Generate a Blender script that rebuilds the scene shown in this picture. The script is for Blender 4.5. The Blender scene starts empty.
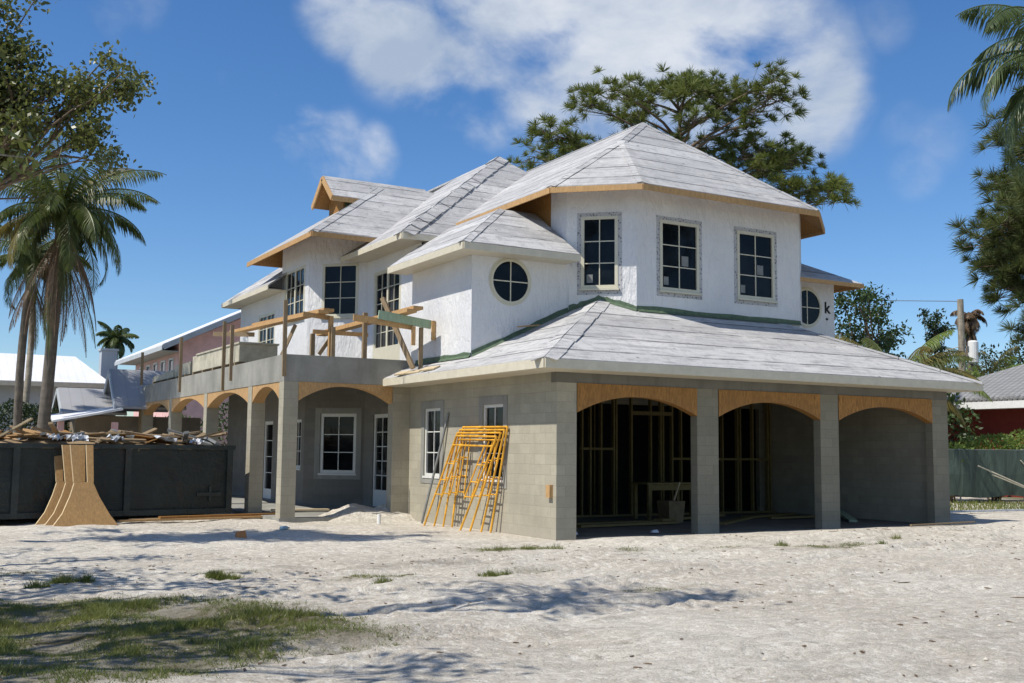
import bpy, bmesh, math, random
from mathutils import Vector, Matrix
S = bpy.context.scene
COL = S.collection
rnd = random.Random(7)
V = Vector

# ------------------------------------------------------------------ helpers
class MB:
    """collects faces and links them as ONE mesh object"""
    def __init__(s): s.v = []; s.f = []; s.m = []
    def face(s, pts, m=0):
        b = len(s.v); s.v += [tuple(p) for p in pts]; s.f.append(tuple(range(b, b+len(pts)))); s.m.append(m); return s
    def prism(s, a, b, m=0):
        """two matching polygons a, b joined by sides"""
        n = len(a); o = len(s.v); s.v += [tuple(p) for p in a] + [tuple(p) for p in b]
        s.f.append(tuple(range(o+n-1, o-1, -1))); s.f.append(tuple(range(o+n, o+2*n))); s.m += [m, m]
        for i in range(n):
            j = (i+1) % n; s.f.append((o+i, o+j, o+n+j, o+n+i)); s.m.append(m)
        return s
    def box(s, x0, x1, y0, y1, z0, z1, m=0):
        return s.prism([(x0,y0,z0),(x1,y0,z0),(x1,y1,z0),(x0,y1,z0)], [(x0,y0,z1),(x1,y0,z1),(x1,y1,z1),(x0,y1,z1)], m)
    def beam(s, p, q, w, h, up=(0,0,1), m=0):
        """square bar from p to q, w sideways, h along up"""
        p, q = V(p), V(q); d = (q-p).normalized(); up = V(up)
        if abs(d.dot(up)) > .97: up = V((1,0,0))
        sd = d.cross(up).normalized(); u2 = sd.cross(d).normalized()
        c = [sd*(i*w/2)+u2*(j*h/2) for i, j in ((-1,-1),(1,-1),(1,1),(-1,1))]
        return s.prism([p+k for k in c], [q+k for k in c], m)
    def tube(s, pts, rs, n=8, m=0, cap=True):
        pts = [V(p) for p in pts]; o = len(s.v); N = len(pts)
        if not hasattr(rs, '__len__'): rs = [rs]*N
        for i, p in enumerate(pts):
            d = (pts[min(i+1, N-1)]-pts[max(i-1, 0)]).normalized()
            a = d.cross(V((0,0,1))) if abs(d.z) < .95 else d.cross(V((0,1,0)))
            a.normalize(); b = d.cross(a)
            for k in range(n):
                t = 2*math.pi*k/n; s.v.append(tuple(p+(a*math.cos(t)+b*math.sin(t))*rs[i]))
        for i in range(N-1):
            for k in range(n):
                k2 = (k+1) % n; s.f.append((o+i*n+k, o+i*n+k2, o+(i+1)*n+k2, o+(i+1)*n+k)); s.m.append(m)
        if cap:
            s.f.append(tuple(o+k for k in range(n-1, -1, -1))); s.f.append(tuple(o+(N-1)*n+k for k in range(n))); s.m += [m, m]
        return s
    def build(s, name, mats, parent=None, smooth=False, fix=True, **tags):
        me = bpy.data.meshes.new(name); me.from_pydata(s.v, [], s.f)
        for m in (mats if isinstance(mats, (list, tuple)) else [mats]): me.materials.append(m)
        me.polygons.foreach_set('material_index', s.m)
        if fix and len(s.f) < 20000:
            bm = bmesh.new(); bm.from_mesh(me); bmesh.ops.recalc_face_normals(bm, faces=bm.faces); bm.to_mesh(me); bm.free()
        if smooth: me.polygons.foreach_set('use_smooth', [True]*len(me.polygons))
        me.update()
        o = bpy.data.objects.new(name, me); COL.objects.link(o)
        if parent: o.parent = parent
        return tag(o, **tags)
def tag(o, label=None, cat=None, group=None, kind=None):
    if label: o['label'] = label
    if cat: o['category'] = cat
    if group: o['group'] = group
    if kind: o['kind'] = kind
    return o
def empty(name, loc=(0,0,0), rz=0, **tags):
    o = bpy.data.objects.new(name, None); COL.objects.link(o); o.location = loc; o.rotation_euler = (0,0,rz); o.empty_display_size = .2
    return tag(o, **tags)
def copy_tree(o, parent=None):
    c = o.copy(); COL.objects.link(c); c.parent = parent
    for ch in [x for x in bpy.data.objects if x.parent == o]: copy_tree(ch, c)
    return c

# ------------------------------------------------------------------ materials
class NT:
    def __init__(s, name):
        s.mat = bpy.data.materials.new(name); s.mat.use_nodes = True; s.t = s.mat.node_tree; s.n = s.t.nodes; s.l = s.t.links
        s.p = s.n['Principled BSDF']
    def new(s, typ, **kw):
        n = s.n.new(typ)
        for k, v in kw.items():
            if k.startswith('i_'):
                key = k[2:]; key = int(key) if key.isdigit() else key
                n.inputs[key].default_value = v
            else: setattr(n, k, v)
        return n
    def link(s, a, b): s.l.new(a, b)
    def math(s, op, a, b=0., c=None, clamp=False):
        n = s.n.new('ShaderNodeMath'); n.operation = op; n.use_clamp = clamp
        for i, x in enumerate((a, b) if c is None else (a, b, c)):
            if isinstance(x, (int, float)): n.inputs[i].default_value = x
            else: s.l.new(x, n.inputs[i])
        return n.outputs[0]
    def mix(s, f, a, b, blend='MIX'):
        n = s.n.new('ShaderNodeMix'); n.data_type = 'RGBA'; n.blend_type = blend
        for i, x in ((0, f), (6, a), (7, b)):
            if isinstance(x, (int, float)): n.inputs[i].default_value = x
            elif isinstance(x, tuple): n.inputs[i].default_value = (*x, 1) if len(x) == 3 else x
            else: s.l.new(x, n.inputs[i])
        return n.outputs[2]
    def noise(s, vec, scale, detail=4, rough=.55, dist=0.):
        n = s.new('ShaderNodeTexNoise', i_Scale=scale, i_Detail=detail, i_Roughness=rough, i_Distortion=dist)
        if vec is not None: s.link(vec, n.inputs['Vector'])
        return n.outputs[0]
    def ramp(s, f, stops):
        n = s.n.new('ShaderNodeValToRGB'); e = n.color_ramp.elements
        while len(e) < len(stops): e.new(.5)
        for k, (p, c) in zip(e, stops):
            k.position = p; k.color = (c, c, c, 1) if isinstance(c, (int, float)) else (*c, 1)
        s.link(f, n.inputs[0]); return n.outputs[0]
    def pos(s): return s.new('ShaderNodeNewGeometry').outputs['Position']
    def obj(s): return s.new('ShaderNodeTexCoord').outputs['Object']
    def sep(s, v):
        n = s.n.new('ShaderNodeSeparateXYZ'); s.link(v, n.inputs[0]); return n.outputs
    def comb(s, x, y, z):
        n = s.n.new('ShaderNodeCombineXYZ')
        for i, q in enumerate((x, y, z)):
            if isinstance(q, (int, float)): n.inputs[i].default_value = q
            else: s.link(q, n.inputs[i])
        return n.outputs[0]
    def scale(s, v, sc):
        n = s.n.new('ShaderNodeVectorMath'); n.operation = 'MULTIPLY'; n.inputs[1].default_value = sc; s.link(v, n.inputs[0]); return n.outputs[0]
    def bump(s, h, strength=.3, dist=.02):
        n = s.new('ShaderNodeBump', i_Strength=strength, i_Distance=dist); s.link(h, n.inputs['Height']); s.link(n.outputs[0], s.p.inputs['Normal'])
    def done(s, col, rough=.8, spec=None):
        if isinstance(col, tuple): s.p.inputs['Base Color'].default_value = (*col, 1)
        else: s.link(col, s.p.inputs['Base Color'])
        if isinstance(rough, (int, float)): s.p.inputs['Roughness'].default_value = rough
        else: s.link(rough, s.p.inputs['Roughness'])
        if spec is not None: s.p.inputs['Specular IOR Level'].default_value = spec
        return s.mat
def mul(c, k): return tuple(x*k for x in c)

def m_plain(name, c, rough=.7, var=.25, scale=6, spec=None, bump=.1):
    t = NT(name); p = t.obj(); n = t.noise(p, scale, 5, .6)
    col = t.mix(t.ramp(n, [(.3, 0.), (.7, 1.)]), mul(c, 1-var), mul(c, 1+var))
    t.bump(t.noise(p, scale*6, 3), bump, .01); return t.done(col, rough, spec)
def m_wood(name, c, var=.3):
    t = NT(name); p = t.obj()
    oi = t.new('ShaderNodeObjectInfo').outputs['Random']
    g = t.noise(t.scale(p, (14, 14, 3)), 2.2, 5, .65, .4); b = t.noise(p, 1.3, 3)
    col = t.mix(t.ramp(g, [(.32, 0.), (.68, 1.)]), mul(c, 1-var), mul(c, 1+var*.8))
    col = t.mix(t.math('MULTIPLY', t.ramp(b, [(.4, 0.), (.75, 1.)]), .45), col, (c[0]*.7, c[1]*.75, c[2]*.9))
    col = t.mix(t.math('MULTIPLY', oi, .3), col, mul(c, .62))
    t.bump(g, .15, .005); return t.done(col, .75)
def m_block(name, c, mortar=.78, bw=.4, bh=.2, stain=.35, white=.0):
    """concrete block courses, on any upright face"""
    t = NT(name); P = t.pos(); N = t.new('ShaderNodeNewGeometry').outputs['Normal']
    x, y, z = t.sep(P); nx, ny, nz = t.sep(N)
    w = t.math('GREATER_THAN', t.math('ABSOLUTE', nx), t.math('ABSOLUTE', ny))
    u = t.math('ADD', t.math('MULTIPLY', y, w), t.math('MULTIPLY', x, t.math('SUBTRACT', 1., w)))
    br = t.new('ShaderNodeTexBrick', i_Scale=1., offset=.5)
    br.inputs['Brick Width'].default_value = bw; br.inputs['Row Height'].default_value = bh; br.inputs['Mortar Size'].default_value = .006
    br.inputs['Mortar Smooth'].default_value = .6; br.inputs['Bias'].default_value = 0
    br.inputs['Color1'].default_value = (*mul(c, .85), 1); br.inputs['Color2'].default_value = (*mul(c, 1.13), 1); br.inputs['Mortar'].default_value = (*mul(c, mortar), 1)
    t.link(t.comb(u, t.math('ADD', z, .0), 0.), br.inputs['Vector'])
    n1 = t.noise(P, 1.1, 5, .6); n2 = t.noise(t.scale(P, (1, 1, .25)), 3.5, 4, .6); n3 = t.noise(P, 40, 3, .6)
    col = t.mix(t.math('MULTIPLY', t.ramp(n1, [(.38, 0.), (.68, 1.)]), stain), br.outputs[0], mul(c, .62))
    col = t.mix(t.math('MULTIPLY', t.ramp(n2, [(.52, 0.), (.72, 1.)]), .3), col, mul((c[0]*1.02, c[1], c[2]*.9), 1.22))
    n5 = t.noise(P, 6, 5, .7); col = t.mix(t.math('MULTIPLY', t.ramp(n5, [(.52, 0.), (.7, 1.)]), .4), col, mul(c, .55)); col = t.mix(.4, col, t.mix(n3, mul(c, .5), mul(c, 1.45)))
    low = t.ramp(t.math('ADD', z, t.math('MULTIPLY', n1, .5)), [(.25, 1.), (.55, 0.)])
    col = t.mix(t.math('MULTIPLY', low, .35), col, (.40, .36, .30))
    h = t.math('ADD', t.math('MULTIPLY', br.outputs['Fac'], -1.), t.math('MULTIPLY', n3, .6)); t.bump(h, .35, .01)
    return t.done(col, .92, .2)
def m_concrete(name, c, var=.3):
    t = NT(name); P = t.pos()
    n1 = t.noise(P, .9, 6, .62); n2 = t.noise(t.scale(P, (2.2, 2.2, .35)), 1.6, 5, .6); n3 = t.noise(P, 30, 3)
    col = t.mix(t.ramp(n1, [(.3, 0.), (.7, 1.)]), mul(c, 1-var), mul(c, 1+var*.8))
    col = t.mix(t.math('MULTIPLY', t.ramp(n2, [(.5, 0.), (.66, 1.)]), .5), col, mul(c, .55))
    col = t.mix(.25, col, t.mix(n3, mul(c, .6), mul(c, 1.4)))
    t.bump(n3, .2, .008); return t.done(col, .9, .2)
def m_wrap():
    t = NT('house_wrap'); P = t.pos(); x, y, z = t.sep(P)
    n = t.noise(t.scale(P, (1.6, 1.6, .55)), 3.4, 6, .64, .35); n2 = t.noise(P, .7, 3); n3 = t.noise(t.scale(P, (3, 3, 1.)), 5, 3, .5, .8)
    col = t.mix(t.ramp(n2, [(.35, 0.), (.7, 1.)]), (.66, .66, .67), (.76, .755, .74))
    u = t.math('ADD', t.math('MULTIPLY', x, 1.), y)
    # printed overlaps: faint seam lines every 1.35 m
    fr = t.math('FRACT', t.math('DIVIDE', z, 1.35)); seam = t.ramp(fr, [(0., 1.), (.012, 0.)])
    col = t.mix(t.math('MULTIPLY', seam, .18), col, (.4, .4, .42))
    st = t.noise(t.scale(P, (5, 5, 1.2)), 4, 2); col = t.mix(t.math('MULTIPLY', t.ramp(st, [(.64, 0.), (.7, 1.)]), .18), col, (.45, .46, .48))
    h = t.math('ADD', t.ramp(n, [(.3, 0.), (.7, 1.)]), t.math('MULTIPLY', n3, .9)); t.bump(h, .6, .045)
    return t.done(col, .55, .35)
def m_felt():
    """white roof underlayment: lapped courses with dark lap lines, scuffs and nail marks"""
    t = NT('roof_felt'); P = t.pos(); x, y, z = t.sep(P)
    wob = t.noise(P, .8, 3); zz = t.math('ADD', z, t.math('MULTIPLY', wob, .06))
    k = t.math('DIVIDE', zz, .36); fr = t.math('FRACT', k); fl = t.math('FLOOR', k)
    wn = t.new('ShaderNodeTexWhiteNoise', noise_dimensions='1D'); t.link(fl, wn.inputs['W'])
    brk = t.noise(P, .9, 4, .6); brk2 = t.noise(P, 2.2, 4, .65); long_ = t.noise(t.scale(P, (.35, .35, 9.)), 2.2, 5, .62, .3); patch = t.noise(t.scale(P, (1, 1, 2.)), 1.1, 5, .62)
    line = t.math('MULTIPLY', t.ramp(fr, [(0., 1.), (.045, 1.), (.12, 0.)]), t.ramp(brk, [(.36, 0.), (.52, 1.)]))
    fr2 = t.math('FRACT', t.math('ADD', t.math('MULTIPLY', k, 3.), .37)); line2 = t.math('MULTIPLY', t.ramp(fr2, [(0., 1.), (.10, 1.), (.22, 0.)]), t.ramp(brk2, [(.5, 0.), (.6, 1.)]))
    base = t.mix(wn.outputs[0], (.37, .365, .36), (.53, .525, .515))
    col = t.mix(t.math('MULTIPLY', t.ramp(patch, [(.48, 0.), (.66, 1.)]), .55), base, (.60, .585, .56))
    col = t.mix(t.math('MULTIPLY', t.ramp(long_, [(.5, 0.), (.66, 1.)]), .62), col, (.235, .23, .235))
    sm = t.noise(P, 4.5, 5, .7); col = t.mix(t.math('MULTIPLY', t.ramp(sm, [(.5, 0.), (.68, 1.)]), .6), col, (.25, .245, .24))
    spk = t.noise(P, 24, 2); col = t.mix(t.math('MULTIPLY', t.ramp(spk, [(.6, 0.), (.7, 1.)]), .5), col, (.2, .2, .21))
    col = t.mix(t.math('MULTIPLY', line, .85), col, (.085, .085, .09)); col = t.mix(t.math('MULTIPLY', line2, .5), col, (.17, .17, .18))
    vo = t.new('ShaderNodeTexVoronoi', i_Scale=2.2, i_Randomness=.7); t.link(P, vo.inputs['Vector'])
    col = t.mix(t.ramp(vo.outputs[0], [(.06, .7), (.1, 0.)]), col, (.1, .1, .11))
    t.bump(t.math('ADD', t.math('MULTIPLY', fr, -.6), sm), .4, .04)
    return t.done(col, .8, .25)
def m_tape():
    t = NT('flashing_tape'); P = t.obj(); vo = t.new('ShaderNodeTexVoronoi', i_Scale=17.); t.link(P, vo.inputs['Vector'])
    n = t.noise(P, 9, 3); col = t.mix(t.ramp(vo.outputs[0], [(.26, 1.), (.42, 0.)]), (.42, .42, .43), (.07, .07, .08)); col = t.mix(t.math('MULTIPLY', n, .35), col, (.5, .5, .5)); return t.done(col, .6)
def m_dump(name, c):
    t = NT(name); P = t.obj(); n = t.noise(P, 1.5, 5, .65); sc = t.noise(t.scale(P, (.6, .6, 7.)), 5, 6, .75, .8); ru = t.noise(t.scale(P, (1, 1, .5)), 2.1, 6, .7)
    col = t.mix(t.ramp(n, [(.3, 0.), (.7, 1.)]), mul(c, .5), mul(c, 1.5)); col = t.mix(t.math('MULTIPLY', t.ramp(sc, [(.6, 0.), (.7, 1.)]), .55), col, (.07, .075, .07))
    col = t.mix(t.math('MULTIPLY', t.ramp(ru, [(.6, 0.), (.7, 1.)]), .7), col, (.045, .02, .01)); t.bump(n, .8, .12); return t.done(col, .6)
def m_glass():
    t = NT('dark_glass'); P = t.pos(); n = t.noise(P, 1.1, 4, .6)
    col = t.mix(t.ramp(n, [(.45, 0.), (.7, 1.)]), (.004, .005, .006), (.014, .017, .02)); t.bump(t.noise(P, 2.2, 2), .06, .05); return t.done(col, .05, .18)
def m_sand():
    t = NT('sand'); P = t.pos(); x, y, z = t.sep(P)
    big = t.noise(P, .26, 6, .62, .3); med = t.noise(t.scale(P, (.8, 1.3, 1)), 1.5, 7, .68, .3); rub = t.noise(P, 9., 8, .74); fine = t.noise(P, 46, 4, .7); strk = t.noise(t.scale(P, (.5, 2.4, 1)), 1.1, 6, .66, .5)
    col = t.mix(t.ramp(big, [(.40, 0.), (.57, 1.)]), (.59, .55, .455), (.83, .81, .705))
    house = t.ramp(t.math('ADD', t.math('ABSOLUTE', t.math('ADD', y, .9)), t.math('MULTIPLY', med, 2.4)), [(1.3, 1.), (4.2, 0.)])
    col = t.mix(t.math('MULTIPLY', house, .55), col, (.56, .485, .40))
    col = t.mix(t.math('MULTIPLY', t.ramp(med, [(.49, 0.), (.62, 1.)]), .62), col, (.44, .405, .335))
    col = t.mix(t.math('MULTIPLY', t.ramp(strk, [(.54, 0.), (.66, 1.)]), .5), col, (.36, .315, .26))
    patch = t.ramp(med, [(.36, 1.), (.5, .25)])
    col = t.mix(t.math('MULTIPLY', t.math('MULTIPLY', t.ramp(rub, [(.5, 0.), (.6, 1.)]), patch), .85), col, (.25, .22, .17))
    col = t.mix(t.math('MULTIPLY', t.ramp(rub, [(.36, 1.), (.47, 0.)]), .75), col, (.90, .86, .77))
    col = t.mix(t.math('MULTIPLY', t.ramp(fine, [(.52, 0.), (.66, 1.)]), .5), col, (.33, .285, .23))
    col = t.mix(t.math('MULTIPLY', t.ramp(fine, [(.36, 1.), (.46, 0.)]), .45), col, (.86, .82, .74))
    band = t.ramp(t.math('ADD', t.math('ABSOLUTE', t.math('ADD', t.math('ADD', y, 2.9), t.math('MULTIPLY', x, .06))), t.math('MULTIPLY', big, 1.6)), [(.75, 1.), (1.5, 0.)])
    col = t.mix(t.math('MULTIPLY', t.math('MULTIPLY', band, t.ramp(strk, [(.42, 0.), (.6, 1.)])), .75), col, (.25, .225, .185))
    gm = t.new('ShaderNodeAttribute', attribute_name='lawn').outputs['Fac']
    col = t.mix(t.math('MULTIPLY', gm, t.ramp(med, [(.38, 1.), (.66, .45)])), col, t.mix(rub, (.06, .052, .025), (.15, .125, .065)))
    far = t.math('GREATER_THAN', t.math('MAXIMUM', t.math('ABSOLUTE', x), t.math('ABSOLUTE', y)), 27.)
    col = t.mix(t.math('MULTIPLY', far, .8), col, (.07, .09, .03))
    h = t.math('ADD', t.math('MULTIPLY', rub, 1.), t.math('ADD', t.math('MULTIPLY', fine, .3), t.math('MULTIPLY', med, 1.6))); t.bump(h, .9, .07); return t.done(col, .95, .15)
def m_leaf(name, a, b, trans=.25, rough=.5):
    t = NT(name); r = t.new('ShaderNodeNewGeometry').outputs['Random Per Island']
    n = t.noise(t.pos(), .9, 3)
    col = t.mix(t.math('MULTIPLY', t.math('ADD', r, t.ramp(n, [(.35, 0.), (.65, 1.)])), .5), a, b)
    t.done(col, rough, .4)
    tr = t.new('ShaderNodeBsdfTranslucent'); mx = t.new('ShaderNodeMixShader', i_0=trans); t.link(t.mix(.5, col, mul(b, 1.6), 'MIX'), tr.inputs[0])
    t.link(t.p.outputs[0], mx.inputs[1]); t.link(tr.outputs[0], mx.inputs[2]); t.link(mx.outputs[0], t.n['Material Output'].inputs[0]); return t.mat
def m_bark(name, c):
    t = NT(name); P = t.obj(); n = t.noise(t.scale(P, (1, 1, .25)), 9, 5, .65); rg = t.noise(t.scale(P, (.3, .3, 5)), 2, 2)
    col = t.mix(t.ramp(n, [(.3, 0.), (.7, 1.)]), mul(c, .55), mul(c, 1.3)); col = t.mix(t.math('MULTIPLY', t.ramp(rg, [(.5, 0.), (.6, 1.)]), .35), col, mul(c, .5))
    t.bump(n, .6, .03); return t.done(col, .9)
def m_tiles():
    t = NT('roof_tile'); P = t.pos(); x, y, z = t.sep(P)
    n = t.noise(P, 2, 4); u = t.math('SINE', t.math('MULTIPLY', y, 22.)); fr = t.math('FRACT', t.math('DIVIDE', z, .125))
    edge = t.ramp(fr, [(0., 1.), (.22, 0.)]); col = t.mix(n, (.20, .20, .195), (.34, .335, .325))
    col = t.mix(t.math('MULTIPLY', edge, .55), col, (.07, .07, .07)); col = t.mix(t.ramp(u, [(.0, .35), (.3, 0.)]), col, (.09, .09, .09))
    t.bump(t.math('ADD', t.math('MULTIPLY', u, .5), t.math('MULTIPLY', fr, -1.)), .8, .05); return t.done(col, .8)
def m_fabric(name, c):
    t = NT(name); P = t.pos(); x, y, z = t.sep(P); n = t.noise(t.scale(P, (1.2, 1.2, .3)), 2.4, 5, .6, .6)
    col = t.mix(t.ramp(n, [(.3, 0.), (.7, 1.)]), mul(c, .55), mul(c, 1.4)); t.bump(n, .6, .08); return t.done(col, .8)
def m_metalroof(name, c):
    t = NT(name); P = t.pos(); x, y, z = t.sep(P); n = t.noise(P, .8, 4)
    s = t.math('FRACT', t.math('MULTIPLY', x, 2.4)); col = t.mix(n, mul(c, .8), mul(c, 1.12)); col = t.mix(t.ramp(s, [(0., .4), (.08, 0.)]), col, mul(c, .45)); t.bump(s, .3, .03); return t.done(col, .5)

M = dict(
    block=m_block('concrete_block', (.39, .36, .28), .6, stain=.7), block_shade=m_block('shaded_block', (.235, .22, .17), .58), conc=m_concrete('poured_concrete', (.29, .285, .255), .38),  # second block material: same block, shade put into its colour for unlit faces
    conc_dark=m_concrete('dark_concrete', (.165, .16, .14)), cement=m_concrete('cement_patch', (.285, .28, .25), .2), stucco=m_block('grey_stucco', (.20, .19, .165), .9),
    wrap=m_wrap(), felt=m_felt(), tape=m_tape(), glass=m_glass(), sand=m_sand(),
    cream=m_plain('cream_paint', (.58, .53, .41), .5, .08), almond=m_plain('almond_vinyl', (.58, .55, .43), .4, .05), white=m_plain('white_paint', (.72, .72, .70), .5, .06),
    white_frame=m_plain('white_vinyl', (.68, .68, .64), .4, .05),
    pine=m_wood('pine_lumber', (.50, .30, .125)), pine_grey=m_wood('weathered_lumber', (.30, .215, .12)), pine_pale=m_wood('pale_lumber', (.58, .46, .28)), ply=m_wood('orange_plywood', (.34, .165, .04), .5), ply2=m_wood('form_plywood', (.40, .235, .09), .25),
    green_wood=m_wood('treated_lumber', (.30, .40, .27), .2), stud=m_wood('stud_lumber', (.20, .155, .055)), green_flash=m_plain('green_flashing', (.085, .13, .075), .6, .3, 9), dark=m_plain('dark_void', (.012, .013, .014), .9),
    yellow=m_plain('yellow_enamel', (.68, .345, .025), .5, .35, 4), steel=m_plain('grey_steel', (.19, .195, .19), .5), dump=m_dump('dumpster_paint', (.0105, .0165, .0145)), dump_rib=m_dump('dumpster_steel', (.021, .029, .027)),
    paper=m_plain('white_paper', (.52, .54, .57), .8, .2), pvc=m_plain('white_pvc', (.75, .75, .72), .4, .03), bag=m_plain('pale_sheeting', (.43, .40, .31), .7, .3, 3),
    pink=m_plain('pink_stucco', (.78, .48, .45), .85, .12, 3), red=m_plain('red_stucco', (.19, .022, .012), .8, .15, 3), bluegrey=m_plain('pale_stucco', (.42, .45, .47), .85, .1, 2), tan=m_plain('tan_stucco', (.20, .165, .12), .85, .2, 2),
    whiteroof=m_metalroof('white_metal_roof', (.80, .80, .80)), greyroof=m_metalroof('grey_metal_roof', (.36, .36, .37)), tiles=m_tiles(), fence=m_fabric('green_screen', (.055, .082, .066)),
    bark=m_bark('brown_bark', (.16, .115, .075)), bark_pale=m_bark('pale_bark', (.30, .26, .20)), bark_palm=m_bark('palm_bark', (.145, .125, .10)), dead=m_leaf('dead_frond', (.085, .055, .03), (.20, .13, .07), .1),
    leaf=m_leaf('broad_leaf', (.035, .052, .012), (.16, .175, .045), .3, .4), leaf2=m_leaf('bush_leaf', (.022, .045, .012), (.07, .115, .026), .25), hedge=m_leaf('hedge_leaf', (.012, .025, .007), (.035, .06, .016), .15), vine=m_leaf('lime_leaf', (.075, .12, .022), (.22, .29, .06), .35),
    palm=m_leaf('palm_leaflet', (.032, .052, .012), (.135, .165, .042), .25, .45), palm_y=m_leaf('yellow_leaflet', (.12, .115, .03), (.27, .22, .07), .25, .4), royal=m_leaf('royal_leaflet', (.035, .06, .022), (.12, .16, .06), .2, .45), needle=m_leaf('pine_needle', (.05, .075, .014), (.22, .25, .06), .3), needle2=m_leaf('dark_needle', (.042, .064, .018), (.15, .175, .05), .25),
    grass=m_leaf('grass_blade', (.055, .10, .016), (.23, .235, .06), .35), rock=m_plain('limestone', (.50, .455, .375), .9, .4, 3), orange=m_plain('orange_scrap', (.48, .20, .07), .7), bluebottle=m_plain('blue_plastic', (.2, .33, .42), .3), bucket=m_plain('dull_box', (.17, .13, .07), .8),
)

# ------------------------------------------------------------------ camera, light, sky
cam = bpy.data.cameras.new('camera'); co = bpy.data.objects.new('camera', cam); COL.objects.link(co)
r_, u_, f_ = V((.86823319, -.49606193, .0096792)), V((-.05756861, -.0813446, .99502207)), V((.49280522, .8644684, .09918367))
mw = Matrix.Identity(4)
for i in range(3): mw[i][0], mw[i][1], mw[i][2] = r_[i], u_[i], -f_[i]
mw.translation = V((-11.09669, -17.7264, 1.65)); co.matrix_world = mw
cam.sensor_width = 36; cam.lens = 36*1100/1024; cam.clip_end = 2000; cam.clip_start = .1
S.camera = co
SUN = V((-1., .0, 1.38)).normalized()
sl = bpy.data.lights.new('sun', 'SUN'); sl.energy = 4.9; sl.angle = math.radians(.53); sl.color = (1., .945, .85)
so = bpy.data.objects.new('sun', sl); COL.objects.link(so); so.rotation_euler = SUN.to_track_quat('Z', 'Y').to_euler(); so.location = (-20, 0, 30)
W = bpy.data.worlds.new('World'); S.world = W; W.use_nodes = True
wt = W.node_tree; bg = wt.nodes['Background']; wl = wt.links
sky = wt.nodes.new('ShaderNodeTexSky'); sky.sky_type = 'NISHITA'; sky.sun_disc = False
sky.sun_elevation = math.asin(SUN.z); sky.sun_rotation = math.atan2(SUN.x, SUN.y); sky.air_density = 1.; sky.dust_density = .1; sky.ozone_density = 3.
def wmath(op, a, b=0., clamp=False):
    n = wt.nodes.new('ShaderNodeMath'); n.operation = op; n.use_clamp = clamp
    for i, x in enumerate((a, b)):
        if isinstance(x, (int, float)): n.inputs[i].default_value = x
        else: wl.new(x, n.inputs[i])
    return n.outputs[0]
tc = wt.nodes.new('ShaderNodeTexCoord').outputs['Generated']
def wnoise(scale, detail, rough=.55, dist=0., sc=(1,1,2.2)):
    mp = wt.nodes.new('ShaderNodeMapping'); mp.inputs['Scale'].default_value = sc; wl.new(tc, mp.inputs[0])
    n = wt.nodes.new('ShaderNodeTexNoise'); n.inputs['Scale'].default_value = scale; n.inputs['Detail'].default_value = detail; n.inputs['Roughness'].default_value = rough; n.inputs['Distortion'].default_value = dist
    wl.new(mp.outputs[0], n.inputs['Vector']); return n.outputs[0]
# clouds stand in given directions of the sky: (direction, angular radius, density)
CL = [((.326,.869,.373),.034,.9), ((.373,.857,.356),.044,1.), ((.420,.844,.334),.045,1.), ((.466,.809,.359),.064,1.), ((.504,.803,.319),.055,1.), ((.543,.767,.342),.073,.95), ((.597,.723,.348),.077,1.), ((.646,.689,.329),.062,.92), ((.675,.673,.302),.042,.85), ((.581,.759,.292),.055,.95),
      ((.453,.839,.302),.034,.75), ((.277,.915,.293),.016,.7), ((.303,.911,.278),.026,.7), ((.334,.905,.265),.03,.72), ((.363,.895,.261),.025,.72), ((.249,.917,.311),.024,.5), ((.745,.623,.238),.020,.36), ((.751,.606,.262),.024,.3), ((.733,.622,.276),.02,.28), ((.158,.919,.361),.027,.45), ((.432,.819,.378),.045,.9), ((.700,.617,.359),.024,.36),
      ((-.5,-.6,.55),.30,.9), ((.3,-.8,.45),.28,.9), ((.75,-.45,.5),.25,.9), ((-.85,-.1,.3),.2,.8), ((0.,-.2,.95),.2,.8), ((-.2,-.9,.3),.2,.8), ((.9,-.1,.35),.2,.8)]  # unseen clouds behind and above the camera, added as neutral fill light
acc = None
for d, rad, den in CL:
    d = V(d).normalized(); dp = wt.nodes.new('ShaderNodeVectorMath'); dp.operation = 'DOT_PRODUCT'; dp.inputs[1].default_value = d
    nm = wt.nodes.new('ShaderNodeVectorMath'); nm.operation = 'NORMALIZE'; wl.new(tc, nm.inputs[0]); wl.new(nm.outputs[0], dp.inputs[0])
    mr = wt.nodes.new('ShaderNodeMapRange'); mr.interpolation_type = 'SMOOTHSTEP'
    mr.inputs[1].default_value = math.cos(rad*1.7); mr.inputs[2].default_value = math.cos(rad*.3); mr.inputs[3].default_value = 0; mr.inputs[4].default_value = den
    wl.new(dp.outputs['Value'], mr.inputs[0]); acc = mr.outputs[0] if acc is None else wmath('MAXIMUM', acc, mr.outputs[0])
nz = wnoise(9., 10, .56, .25, (1,1,1.35)); nz2 = wnoise(3.4, 6, .55, 0., (1,1,1.35))
thr = wmath('ADD', wmath('MULTIPLY', wmath('SUBTRACT', nz, .5), 3.2), wmath('MULTIPLY', wmath('SUBTRACT', nz2, .5), 2.6))
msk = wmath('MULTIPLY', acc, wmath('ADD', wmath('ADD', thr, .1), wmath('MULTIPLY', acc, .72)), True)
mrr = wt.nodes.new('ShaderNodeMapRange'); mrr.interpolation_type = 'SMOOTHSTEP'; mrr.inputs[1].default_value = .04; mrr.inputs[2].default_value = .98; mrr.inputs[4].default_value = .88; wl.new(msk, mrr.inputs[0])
ccol = wt.nodes.new('ShaderNodeMix'); ccol.data_type = 'RGBA'; ccol.inputs[6].default_value = (3.6, 4.3, 5.4, 1); ccol.inputs[7].default_value = (6.6, 6.9, 7.3, 1)
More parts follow.
